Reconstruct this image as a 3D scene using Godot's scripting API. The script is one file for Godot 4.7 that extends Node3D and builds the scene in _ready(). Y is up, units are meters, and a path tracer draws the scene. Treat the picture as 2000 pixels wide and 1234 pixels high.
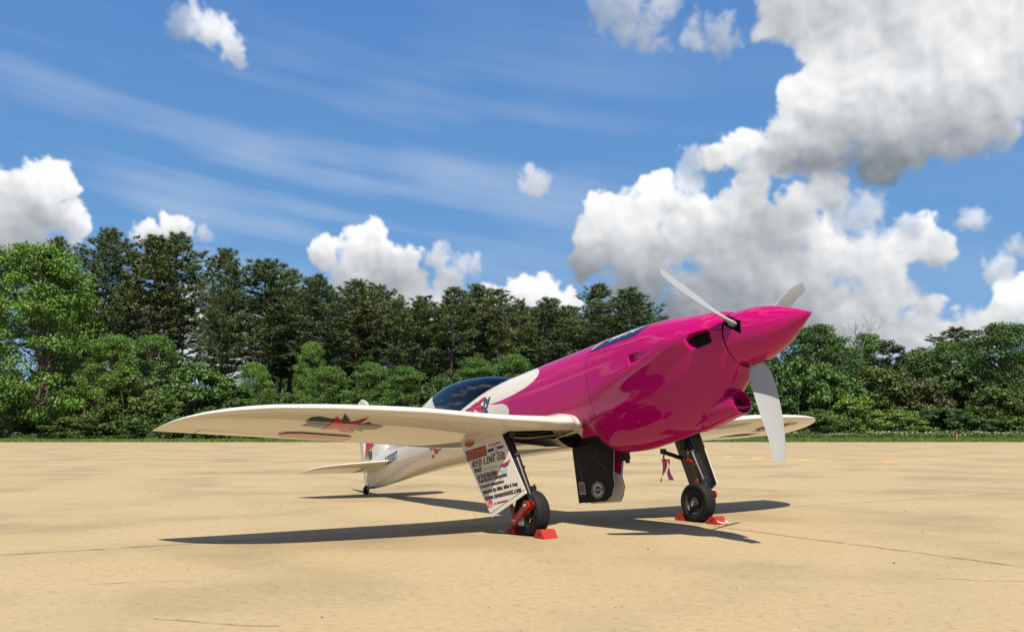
extends Node3D
# A pink and cream racing airplane parked on a sunlit apron in front of a pine wood.
# Metres, y up. The camera stands at the origin, looking along -Z.

class MB:
	# collects triangles for one mesh
	var v := PackedVector3Array()
	var n := PackedVector3Array()
	var t := PackedVector2Array()
	var c := PackedColorArray()
	var i := PackedInt32Array()
	var col := Color.WHITE
	var marks := []

	func next() -> void:
		# what follows is a piece of its own
		marks.append([v.size(), i.size()])

	func put(p: Vector3, nn: Vector3, uv := Vector2.ZERO) -> int:
		v.append(p); n.append(nn); t.append(uv); c.append(col)
		return v.size() - 1

	func face(a: int, b: int, d: int) -> void:
		# clockwise seen from the side its normals point to
		var g := (v[b] - v[a]).cross(v[d] - v[a])
		if g.dot(n[a] + n[b] + n[d]) > 0.0:
			i.append(a); i.append(d); i.append(b)
		else:
			i.append(a); i.append(b); i.append(d)

	func tri(a: Vector3, b: Vector3, d: Vector3, nn := Vector3.ZERO) -> void:
		if nn == Vector3.ZERO:
			nn = (b - a).cross(d - a).normalized()
		face(put(a, nn), put(b, nn), put(d, nn))

	func quad(a: Vector3, b: Vector3, d: Vector3, e: Vector3, nn := Vector3.ZERO) -> void:
		if nn == Vector3.ZERO:
			nn = (b - a).cross(e - a).normalized()
		var k := put(a, nn, Vector2(0, 0)); put(b, nn, Vector2(1, 0)); put(d, nn, Vector2(1, 1)); put(e, nn, Vector2(0, 1))
		face(k, k + 1, k + 2); face(k, k + 2, k + 3)

	# rows of points joined into a smooth skin; wrap closes each row; skip(row, column) leaves a face out
	func grid(rows: Array, wrap: bool, out := 0, uvs := [], cols := [], skip = null) -> void:
		var R := rows.size()
		var C: int = rows[0].size()
		var ns := []
		var total := 0.0
		for r in R:
			var row: PackedVector3Array = rows[r]
			var up: PackedVector3Array = rows[mini(r + 1, R - 1)]
			var dn: PackedVector3Array = rows[maxi(r - 1, 0)]
			var mid := Vector3.ZERO
			for p in row:
				mid += p
			mid /= C
			var nr := PackedVector3Array()
			for k in C:
				var k1 := (k + 1) % C if wrap else mini(k + 1, C - 1)
				var k0 := (k + C - 1) % C if wrap else maxi(k - 1, 0)
				var g := (up[k] - dn[k]).cross(row[k1] - row[k0])
				if g.length_squared() < 1e-16:
					g = (up[k] - dn[k]).cross(up[k1] - up[k0] + dn[k1] - dn[k0])
				g = g.normalized() if g.length_squared() > 1e-18 else Vector3.ZERO
				nr.append(g)
				total += g.dot(row[k] - mid)
			ns.append(nr)
		var s := 1.0 if (total > 0.0) == (out >= 0) else -1.0
		if out == 2:
			s = 1.0
		elif out == -2:
			s = -1.0
		var first := v.size()
		for r in R:
			for k in C:
				v.append(rows[r][k])
				n.append(ns[r][k] * s)
				t.append(uvs[r][k] if uvs else Vector2(float(k) / C, float(r) / R))
				c.append(cols[r][k] if cols else col)
		for r in R - 1:
			for k in (C if wrap else C - 1):
				if skip != null and skip.call(r, k):
					continue
				var a := first + r * C + k
				var b := first + r * C + (k + 1) % C
				face(a, b, b + C); face(a, b + C, a + C)

	func fan(row: PackedVector3Array, nn: Vector3) -> void:
		var mid := Vector3.ZERO
		for p in row:
			mid += p
		var m := put(mid / row.size(), nn)
		var f := v.size()
		for p in row:
			put(p, nn)
		for k in row.size():
			face(m, f + k, f + (k + 1) % row.size())

	func tube(path: Array, rad, sides := 10, caps := true) -> void:
		var rows := []
		var side := Vector3.ZERO
		for k in path.size():
			var d: Vector3 = (path[mini(k + 1, path.size() - 1)] - path[maxi(k - 1, 0)]).normalized()
			if side == Vector3.ZERO:
				side = d.cross(Vector3.UP if absf(d.y) < 0.9 else Vector3.RIGHT).normalized()
			side = (side - d * side.dot(d)).normalized()
			var up := side.cross(d)
			var r: float = rad[k] if rad is Array else rad
			var row := PackedVector3Array()
			for s in sides:
				var a := TAU * s / sides
				row.append(path[k] + (side * cos(a) + up * sin(a)) * r)
			rows.append(row)
		grid(rows, true)
		if caps:
			fan(rows[0], (path[0] - path[1]).normalized())
			fan(rows[-1], (path[-1] - path[-2]).normalized())

	# box with chamfered edges; x, y, z are its half axes
	func box(at: Vector3, x: Vector3, y: Vector3, z: Vector3, ch := 0.0) -> void:
		var ax := [x, y, z]
		for d in 3:
			for s in [-1.0, 1.0]:
				var nn: Vector3 = ax[d].normalized() * s
				var p: Vector3 = ax[(d + 1) % 3]
				var q: Vector3 = ax[(d + 2) % 3]
				p -= p.normalized() * ch
				q -= q.normalized() * ch
				var m: Vector3 = at + ax[d] * s
				quad(m - p - q, m + p - q, m + p + q, m - p + q, nn)
		if ch <= 0.0:
			return
		for d in 3:
			for s in [-1.0, 1.0]:
				for w in [-1.0, 1.0]:
					var p: Vector3 = ax[(d + 1) % 3] * s
					var q: Vector3 = ax[(d + 2) % 3] * w
					var l: Vector3 = ax[d] - ax[d].normalized() * ch
					var pc := p.normalized() * ch
					var qc := q.normalized() * ch
					quad(at + p + q - qc - l, at + p + q - qc + l, at + p + q - pc + l, at + p + q - pc - l, (pc + qc).normalized())
		for sx in [-1.0, 1.0]:
			for sy in [-1.0, 1.0]:
				for sz in [-1.0, 1.0]:
					var cx: Vector3 = x.normalized() * sx * ch
					var cy: Vector3 = y.normalized() * sy * ch
					var cz: Vector3 = z.normalized() * sz * ch
					var m: Vector3 = at + x * sx + y * sy + z * sz
					tri(m - cy - cz, m - cx - cz, m - cx - cy, (cx + cy + cz).normalized())

	# flat outline turned into a plate: mapped by f(Vector2) -> Vector3, thickness along nn
	func plate(outline: PackedVector2Array, f: Callable, nn: Vector3, thick: float) -> void:
		var ids := Geometry2D.triangulate_polygon(outline)
		for side in [0, 1]:
			var off: Vector3 = nn * (thick if side == 0 else 0.0)
			var k := v.size()
			for p in outline:
				put(f.call(p) + off, nn if side == 0 else -nn, p)
			for m in range(0, ids.size(), 3):
				face(k + ids[m], k + ids[m + 1], k + ids[m + 2])
		var mid := Vector3.ZERO
		for p in outline:
			mid += f.call(p) / outline.size()
		for k in outline.size():
			var a: Vector3 = f.call(outline[k])
			var b: Vector3 = f.call(outline[(k + 1) % outline.size()])
			var e := (b - a).cross(nn).normalized()
			if e.dot(a - mid) < 0.0:
				e = -e
			quad(a, b, b + nn * thick, a + nn * thick, e)

	# a printed shape laid on a surface: f(Vector2) -> [point, normal]
	func print_shape(outline: PackedVector2Array, f: Callable, cut := 0.05) -> void:
		var lo := outline[0]
		var hi := outline[0]
		for p in outline:
			lo = lo.min(p); hi = hi.max(p)
		var nx := maxi(1, ceili((hi.x - lo.x) / cut))
		var ny := maxi(1, ceili((hi.y - lo.y) / cut))
		for a in nx:
			for b in ny:
				var p0 := lo + (hi - lo) * Vector2(float(a) / nx, float(b) / ny)
				var p1 := lo + (hi - lo) * Vector2((a + 1.0) / nx, (b + 1.0) / ny)
				for piece in Geometry2D.intersect_polygons(outline, PackedVector2Array([p0, Vector2(p1.x, p0.y), p1, Vector2(p0.x, p1.y)])):
					var ids := Geometry2D.triangulate_polygon(piece)
					var k := v.size()
					for q in piece:
						var s: Array = f.call(q)
						put(s[0], s[1])
					for m in range(0, ids.size(), 3):
						face(k + ids[m], k + ids[m + 1], k + ids[m + 2])

	func mesh(mat: Material) -> ArrayMesh:
		var a := []
		a.resize(Mesh.ARRAY_MAX)
		a[Mesh.ARRAY_VERTEX] = v; a[Mesh.ARRAY_NORMAL] = n; a[Mesh.ARRAY_TEX_UV] = t; a[Mesh.ARRAY_COLOR] = c; a[Mesh.ARRAY_INDEX] = i
		var m := ArrayMesh.new()
		m.add_surface_from_arrays(Mesh.PRIMITIVE_TRIANGLES, a)
		m.surface_set_material(0, mat)
		return m


var M := {}            # materials
var taken := {}        # names in use at top level
var rng := RandomNumberGenerator.new()

func lin(r: float, g: float, b: float) -> Color:
	return Color(r, g, b).linear_to_srgb()

func mat(key: String, color: Color, rough: float, metal := 0.0, coat := 0.0) -> StandardMaterial3D:
	var m := StandardMaterial3D.new()
	m.resource_name = key
	m.albedo_color = color
	m.roughness = rough
	m.metallic = metal
	if coat > 0.0:
		m.clearcoat_enabled = true
		m.clearcoat = coat
		m.clearcoat_roughness = 0.02
	M[key] = m
	return m

func numbered(called: String) -> String:
	taken[called] = taken.get(called, -1) + 1
	return called if taken[called] == 0 else "%s_%03d" % [called, taken[called]]

func tag(o: Node, label: String, category: String, group := "") -> void:
	o.set_meta("label", label)
	o.set_meta("category", category)
	if group:
		o.set_meta("group", group)

func thing(called: String, label: String, category: String, at := Vector3.ZERO, turn := 0.0, group := "") -> Node3D:
	var o := Node3D.new()
	o.name = numbered(called)
	add_child(o, true)
	o.position = at
	o.rotation.y = turn
	tag(o, label, category, group)
	return o

func part(called: String, mesh: Mesh, parent: Node) -> MeshInstance3D:
	var o := MeshInstance3D.new()
	var k := 0
	var nm := called
	while parent.has_node(nm):
		k += 1
		nm = "%s_%03d" % [called, k]
	o.name = nm
	o.mesh = mesh
	parent.add_child(o, true)
	return o

func made(called: String, b: MB, m: Material, parent: Node) -> MeshInstance3D:
	if b.marks.is_empty():
		return part(called, b.mesh(m), parent)
	# one part for each piece
	var o: MeshInstance3D
	b.next()
	for k in b.marks.size() - 1:
		var v0: int = b.marks[k][0]
		var v1: int = b.marks[k + 1][0]
		if v1 <= v0:
			continue
		var q := MB.new()
		q.v = b.v.slice(v0, v1); q.n = b.n.slice(v0, v1); q.t = b.t.slice(v0, v1); q.c = b.c.slice(v0, v1)
		for j in range(b.marks[k][1], b.marks[k + 1][1]):
			q.i.append(b.i[j] - v0)
		o = part(called, q.mesh(m), parent)
	return o

func structure(called: String, mesh: Mesh) -> MeshInstance3D:
	var o := part(called, mesh, self)
	o.set_meta("kind", "structure")
	return o

# smooth curve through (xs, ys), without overshoot
func curve(xs: Array, ys: Array, x: float) -> float:
	var k := 0
	var last := xs.size() - 1
	if x <= xs[0]:
		return ys[0]
	if x >= xs[last]:
		return ys[last]
	while x > xs[k + 1]:
		k += 1
	var h: float = xs[k + 1] - xs[k]
	var d: float = (ys[k + 1] - ys[k]) / h
	var d0: float = (ys[k] - ys[k - 1]) / (xs[k] - xs[k - 1]) if k > 0 else d
	var d1: float = (ys[k + 2] - ys[k + 1]) / (xs[k + 2] - xs[k + 1]) if k + 2 <= last else d
	var m0 := 0.0 if d0 * d <= 0.0 else 2.0 * d0 * d / (d0 + d)
	var m1 := 0.0 if d1 * d <= 0.0 else 2.0 * d1 * d / (d1 + d)
	if k == 0: m0 = d
	if k + 1 == last: m1 = d
	var u: float = (x - xs[k]) / h
	return ys[k] * (1 + 2 * u) * (1 - u) * (1 - u) + ys[k + 1] * u * u * (3 - 2 * u) + h * (m0 * u * (1 - u) * (1 - u) - m1 * u * u * (1 - u))

func _ready() -> void:
	rng.seed = 20160
	camera_and_light()
	materials()
	ground()
	build_airplane()
	build_chocks()
	build_streamer()
	build_posts()
	build_wood()
	build_grass()

# ------------------------------------------------------------------ camera, sky, sun
const PITCH := 7.075
const EYE := 0.8418

func camera_and_light() -> void:
	var cam := Camera3D.new()
	cam.name = "camera"
	cam.fov = rad_to_deg(2.0 * atan(617.0 / 1779.57))
	cam.near = 0.05
	cam.far = 2000.0
	cam.position = Vector3(0, EYE, 0)
	cam.rotation_degrees = Vector3(PITCH, 0, 0)
	add_child(cam)
	cam.current = true
	var e := Environment.new()
	e.background_mode = Environment.BG_SKY
	e.tonemap_mode = Environment.TONE_MAPPER_LINEAR
	e.tonemap_exposure = 1.5
	e.sdfgi_enabled = true
	e.ssao_enabled = true
	e.ssil_enabled = true
	var sky := Sky.new()
	var pano := PanoramaSkyMaterial.new()
	pano.panorama = ImageTexture.create_from_image(sky_image())
	pano.energy_multiplier = 0.66
	sky.sky_material = pano
	e.sky = sky
	var w := WorldEnvironment.new()
	w.name = "world"
	w.environment = e
	add_child(w)
	var sun := DirectionalLight3D.new()
	sun.name = "sun"
	sun.light_energy = 1.6
	sun.light_color = Color(1.0, 0.955, 0.88)
	sun.light_angular_distance = 0.5
	sun.shadow_enabled = true
	var az := deg_to_rad(13.55)
	var el := deg_to_rad(58.5)
	add_child(sun)
	sun.look_at_from_position(Vector3(cos(el) * sin(az), sin(el), cos(el) * cos(az)) * 50.0, Vector3.ZERO, Vector3.UP)

# puffs of cloud: azimuth and height in degrees, radius in degrees, tone, thickness
const PUFFS := [
	18.3, 24.5, 2.76, 0.85, 1.00, 21.0, 24.4, 3.33, 0.80, 1.00, 23.9, 23.4, 3.26, 0.78, 1.00, 26.2, 21.8, 2.19, 0.93, 1.00, 10.7, 11.6, 2.22, 0.86, 1.00,
	17.6, 7.3, 2.46, 0.74, 1.00, 26.7, 23.7, 3.20, 0.98, 1.00, 29.2, 21.6, 3.41, 0.92, 1.00, 20.6, 21.4, 2.88, 0.97, 1.00, 23.7, 20.7, 3.86, 0.95, 1.00,
	27.3, 19.6, 4.04, 0.97, 1.00, 30.4, 19.6, 3.09, 0.95, 1.00, 19.3, 19.2, 2.59, 0.95, 1.00, 22.2, 18.2, 3.15, 0.90, 1.00, 18.0, 17.7, 2.00, 0.88, 1.00,
	25.5, 18.0, 3.07, 0.88, 1.00, 29.3, 18.1, 2.27, 0.80, 1.00, 19.8, 16.5, 2.19, 0.60, 1.00, 23.2, 16.7, 2.74, 0.58, 1.00, 26.6, 16.9, 2.26, 0.60, 1.00,
	21.8, 15.7, 1.50, 0.58, 0.90, 17.0, 16.1, 1.48, 0.72, 1.00, 14.3, 16.7, 1.56, 0.95, 1.00, 13.0, 16.4, 1.13, 0.92, 1.00, 15.2, 15.7, 1.40, 0.82, 0.90,
	11.4, 15.8, 1.07, 0.85, 0.45, 11.2, 14.9, 0.95, 0.85, 0.40, 33.1, 19.8, 3.55, 0.90, 1.00, 35.8, 18.7, 2.91, 0.85, 1.00, 33.5, 22.0, 4.09, 0.90, 1.00,
	19.6, 26.5, 3.66, 0.80, 1.00, 25.5, 26.1, 4.11, 0.85, 1.00, 30.7, 24.7, 3.93, 0.85, 1.00, 7.6, 13.1, 2.11, 1.00, 1.00, 9.6, 14.3, 1.78, 1.04, 1.00,
	10.6, 13.6, 1.46, 1.00, 1.00, 5.8, 13.6, 1.22, 0.97, 1.00, 5.2, 11.7, 1.76, 0.85, 1.00, 8.1, 11.0, 2.87, 0.80, 1.00, 12.0, 12.5, 2.08, 0.92, 1.00,
	14.5, 13.3, 1.94, 0.88, 1.00, 17.5, 13.4, 1.41, 0.86, 1.00, 19.7, 14.0, 1.34, 0.86, 0.90, 15.1, 12.0, 2.65, 0.72, 1.00, 12.9, 10.4, 3.14, 0.80, 1.00,
	17.5, 11.4, 1.85, 0.80, 1.00, 4.9, 10.5, 1.54, 0.68, 1.00, 7.8, 8.8, 2.71, 0.62, 1.00, 11.2, 7.8, 3.32, 0.60, 1.00, 15.9, 8.6, 3.10, 0.72, 1.00,
	19.5, 10.2, 2.28, 0.92, 1.00, 21.8, 9.6, 2.40, 0.92, 1.00, 24.2, 10.8, 1.53, 0.95, 1.00, 25.2, 10.1, 1.17, 0.92, 0.90, 22.2, 7.4, 2.54, 0.78, 1.00,
	18.8, 6.5, 3.20, 0.74, 1.00, 14.3, 6.1, 3.28, 0.64, 1.00, 21.9, 5.7, 2.24, 0.85, 1.00, 24.3, 5.3, 2.20, 0.85, 1.00, 26.9, 5.2, 1.87, 0.85, 1.00,
	1.5, 15.4, 0.90, 0.90, 0.62, 1.6, 14.8, 0.71, 0.88, 0.50, 13.1, 23.8, 1.45, 0.85, 0.50, 12.1, 23.6, 1.14, 0.85, 0.50, 7.6, 25.4, 1.98, 0.82, 0.50,
	8.9, 24.5, 1.46, 0.86, 0.55, 6.1, 25.6, 1.60, 0.80, 0.35, 9.7, 25.3, 1.27, 0.85, 0.45, 21.6, 12.3, 1.38, 0.86, 0.50, 20.6, 12.2, 0.91, 0.85, 0.40,
	23.9, 11.5, 0.77, 0.85, 0.35, 27.1, 11.6, 0.92, 0.92, 0.66, 29.5, 10.0, 0.84, 0.90, 0.62, 28.4, 8.9, 0.85, 0.90, 0.66, 29.4, 6.9, 1.41, 0.97, 1.00,
	28.4, 6.1, 1.02, 0.92, 1.00, 31.5, 6.5, 2.20, 0.95, 1.00, -19.7, 23.6, 1.04, 0.95, 0.72, -19.0, 23.0, 1.16, 0.97, 0.85, -18.2, 22.4, 0.86, 0.95, 0.72,
	-17.7, 21.8, 0.55, 0.90, 0.60, -21.0, 23.3, 1.03, 0.80, 0.30, -28.4, 13.4, 1.57, 1.02, 1.00, -27.1, 13.9, 0.98, 1.02, 1.00, -29.4, 13.1, 1.27, 1.00, 1.00,
	-26.5, 13.4, 0.52, 0.98, 1.00, -28.8, 11.5, 1.87, 0.74, 1.00, -27.0, 11.7, 1.21, 0.86, 1.00, -26.3, 11.3, 0.87, 0.97, 1.00, -28.2, 10.0, 2.14, 0.66, 1.00,
	-31.4, 12.0, 2.77, 0.85, 1.00, -29.2, 9.3, 1.69, 0.68, 1.00, -11.9, 10.6, 1.32, 0.90, 1.00, -9.1, 11.4, 1.34, 1.02, 1.00, -9.7, 10.7, 1.75, 0.92, 1.00,
	-7.7, 10.7, 1.34, 0.97, 1.00, -6.5, 10.5, 0.96, 0.95, 1.00, -9.7, 9.4, 2.38, 0.76, 1.00, -4.9, 10.5, 0.83, 0.86, 0.60, -3.9, 9.2, 1.35, 0.84, 0.85,
	-7.1, 8.8, 2.08, 0.70, 1.00, -3.3, 9.9, 1.09, 0.86, 0.60, -2.4, 10.3, 0.58, 0.90, 0.55, -22.4, 11.1, 0.84, 0.88, 0.90, -20.7, 11.7, 0.91, 0.92, 1.00,
	-19.2, 11.5, 0.61, 0.92, 0.60, 0.3, 8.5, 1.09, 0.99, 1.00, 2.0, 8.3, 1.22, 0.99, 1.00, 3.2, 7.8, 1.09, 0.93, 1.00, -1.3, 7.9, 1.29, 0.92, 1.00,
	-20.7, 5.3, 2.71, 0.92, 1.00, -17.8, 4.5, 2.76, 0.92, 1.00, -16.1, 5.8, 1.86, 0.86, 1.00, -22.9, 4.4, 2.08, 0.90, 1.00, -5.8, 7.6, 1.60, 0.90, 1.00,
]

func sky_base(az: float, el: float) -> Color:
	# linear radiance of clear air; a little deeper and more violet to the left, as in hazy spring air
	var h := clampf(el / 40.0, 0.0, 1.0)
	var k := pow(h, 0.62)
	var low := Color(0.36, 0.56, 0.79)
	var mid := Color(0.15, 0.345, 0.67)
	var top := Color(0.06, 0.18, 0.52)
	var col := low.lerp(mid, clampf(k * 2.0, 0, 1)) if k < 0.5 else mid.lerp(top, clampf(k * 2.0 - 1.0, 0, 1))
	# deeper still towards the zenith
	return col.lerp(Color(0.03, 0.10, 0.36), smoothstep(32.0, 75.0, el))

func sky_image() -> Image:
	var fine := FastNoiseLite.new()
	fine.seed = 4; fine.frequency = 0.30; fine.fractal_octaves = 5; fine.fractal_gain = 0.5
	var form := FastNoiseLite.new()
	form.seed = 14; form.frequency = 0.26; form.fractal_octaves = 3; form.fractal_gain = 0.45
	var edge := FastNoiseLite.new()
	edge.seed = 9; edge.frequency = 0.55; edge.fractal_octaves = 4; edge.fractal_gain = 0.6
	var wide := FastNoiseLite.new()
	wide.seed = 21; wide.frequency = 0.055; wide.fractal_octaves = 5
	var streak := FastNoiseLite.new()
	streak.seed = 33; streak.frequency = 0.09; streak.fractal_octaves = 4
	# the part of the sky with the clouds that are listed
	var D := 4096.0 / 360.0
	var W := 900
	var H := 420
	var az0 := -W / 2.0 / D
	var den := PackedFloat32Array(); den.resize(W * H); den.fill(-1.0)
	var ton := PackedFloat32Array(); ton.resize(W * H)
	var wgt := PackedFloat32Array(); wgt.resize(W * H)
	var opa := PackedFloat32Array(); opa.resize(W * H)
	for k in range(0, PUFFS.size(), 5):
		var cx: float = (PUFFS[k] - az0) * D
		var cy: float = (PUFFS[k + 1] + 3.0) * D
		var r: float = PUFFS[k + 2] * D
		for y in range(maxi(0, int(cy - r * 1.5)), mini(H, int(cy + r * 1.5) + 1)):
			for x in range(maxi(0, int(cx - r * 1.5)), mini(W, int(cx + r * 1.5) + 1)):
				var dx := (x - cx) / r
				var dy := (y - cy) / r
				var d2 := dx * dx + dy * dy
				var f := 1.0 - d2
				var at := y * W + x
				if f > den[at]:
					den[at] = f
				var w := maxf(0.0, 1.0 - d2 / 2.2)
				w *= w
				# lit from above: the upper side of a puff is brighter than its underside
				ton[at] += w * (PUFFS[k + 3] + dy * 0.13)
				opa[at] += w * PUFFS[k + 4]
				wgt[at] += w
	var near := Image.create_empty(W, H, false, Image.FORMAT_RGB8)
	for y in H:
		var el := y / D - 3.0
		for x in W:
			var az := az0 + x / D
			var col := sky_base(az, el)
			# high thin streaks
			var s := streak.get_noise_2d(az * 0.22 + 40.0, el * 2.4 + az * 0.36)
			var s2 := streak.get_noise_2d(az * 0.5 + 90.0, el * 1.1 + az * 0.15)
			var left := clampf(1.25 - absf(az + 14.0) / 22.0, 0.0, 1.0) * clampf(1.3 - absf(el - 14.0) / 8.0, 0.0, 1.0)
			var veil := clampf(s * 0.9 + 0.20 + s2 * 0.5, 0.0, 1.0) * (0.10 + 0.62 * left)
			col = col.lerp(Color(0.62, 0.70, 0.84), clampf(veil, 0.0, 0.6))
			var wx := x + edge.get_noise_2d(az, el) * 6.0
			var wy := y + edge.get_noise_2d(az + 70.0, el) * 6.0
			var at := clampi(int(wy), 0, H - 1) * W + clampi(int(wx), 0, W - 1)
			if den[at] > -0.9:
				var nz := fine.get_noise_2d(az, el)
				var d := den[at] + nz * 0.95
				var o := opa[at] / maxf(wgt[at], 1e-4)
				var tone := ton[at] / maxf(wgt[at], 1e-4)
				# bright edges are crisp, grey undersides fray
				var a := smoothstep(-0.10 - 0.18 * clampf(0.9 - tone, 0.0, 0.4), 0.32 + clampf(0.97 - tone, 0.0, 0.4) * 1.0, d)
				if o < 0.97:
					# thin scraps: torn into fibres
					var tear := edge.get_noise_2d(az * 2.2 + el * 0.8, el * 1.5 - az * 0.6)
					a = lerpf(a, smoothstep(-0.35, 1.05, den[at] + nz * 1.25 + tear * 0.55), clampf((0.99 - o) * 4.0, 0.0, 1.0)) * clampf(0.2 + o * 0.85, 0.0, 1.0)
				if a > 0.0:
					var rel := form.get_noise_2d(az, el) - form.get_noise_2d(az + 0.5, el + 0.75)
					var grain := nz - fine.get_noise_2d(az + 0.2, el + 0.3)
					var billow := absf(form.get_noise_2d(az * 1.7 + 30.0, el * 1.9)) - absf(form.get_noise_2d(az * 1.7 + 30.5, el * 1.9 + 0.8))
					tone += rel * 0.09 + grain * 0.03 + billow * 0.05 + clampf(0.3 - d, 0.0, 0.3) * 0.12
					tone = clampf(tone, 0.48, 1.03)
					# tone is what the eye sees (sRGB), greys lean to blue
					var l := pow(tone, 2.2)
					var cc := Color(l * 0.97, l * 0.985, l * 1.0).lerp(Color(l * 0.86, l * 0.97, l * 1.10), clampf((0.92 - tone) * 2.4, 0.0, 1.0))
					col = col.lerp(cc, a)
			near.set_pixel(x, H - 1 - y, col.clamp().linear_to_srgb())
	# everywhere else: fair-weather clouds of the same kind, coarser
	var w2 := 1024
	var all := Image.create_empty(w2, w2 / 2, false, Image.FORMAT_RGB8)
	for y in w2 / 2:
		var el := 90.0 - (y + 0.5) * 360.0 / w2
		for x in w2:
			var az := (x + 0.5) * 360.0 / w2
			if az > 180.0:
				az -= 360.0
			if el < -4.0:
				all.set_pixel(x, y, Color(0.50, 0.46, 0.38))
				continue
			var col := sky_base(az, el)
			var dir := Vector3(sin(deg_to_rad(az)), 0.0, -cos(deg_to_rad(az))) * cos(deg_to_rad(el)) * 40.0 + Vector3(0, el * 1.1, 0)
			var nz := wide.get_noise_3dv(dir) + 0.12 * fine.get_noise_3dv(dir * 0.5)
			var a := smoothstep(0.04, 0.18, nz - 0.085)
			if a > 0.0:
				var rel := nz - wide.get_noise_3dv(dir + Vector3(0, 2.5, 0))
				var tone := clampf(0.84 + rel * 1.3, 0.55, 1.0)
				var l := pow(tone, 2.2)
				col = col.lerp(Color(l * 0.93, l * 0.975, l * 1.02), a)
			all.set_pixel(x, y, col.clamp().linear_to_srgb())
	all.resize(4096, 2048, Image.INTERPOLATE_CUBIC)
	# blend the detailed part in: its columns straddle the seam of the panorama
	var top_row := int((90.0 - (H / D - 3.0)) * D)
	for y in H:
		for x in W:
			var f := minf(minf(x, W - 1 - x) / 40.0, minf(y / 40.0, 1.0))
			var px := posmod(x - W / 2, 4096)
			var py := top_row + y
			var cn := near.get_pixel(x, y)
			if f < 1.0:
				cn = all.get_pixel(px, py).lerp(cn, clampf(f, 0.0, 1.0))
			all.set_pixel(px, py, cn)
	return all

# ------------------------------------------------------------------ materials
func noise_tex(size: int, freq: float, oct: int, sd: int, ramp: Array, normal := false) -> NoiseTexture2D:
	var nz := FastNoiseLite.new()
	nz.seed = sd
	nz.noise_type = FastNoiseLite.TYPE_SIMPLEX_SMOOTH
	nz.frequency = freq
	nz.fractal_octaves = oct
	nz.fractal_gain = 0.6
	var tx := NoiseTexture2D.new()
	tx.width = size
	tx.height = size
	tx.seamless = true
	tx.noise = nz
	if normal:
		tx.as_normal_map = true
	if ramp:
		var g := Gradient.new()
		g.offsets = PackedFloat32Array(ramp[0])
		g.colors = PackedColorArray(ramp[1])
		tx.color_ramp = g
	return tx

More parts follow.
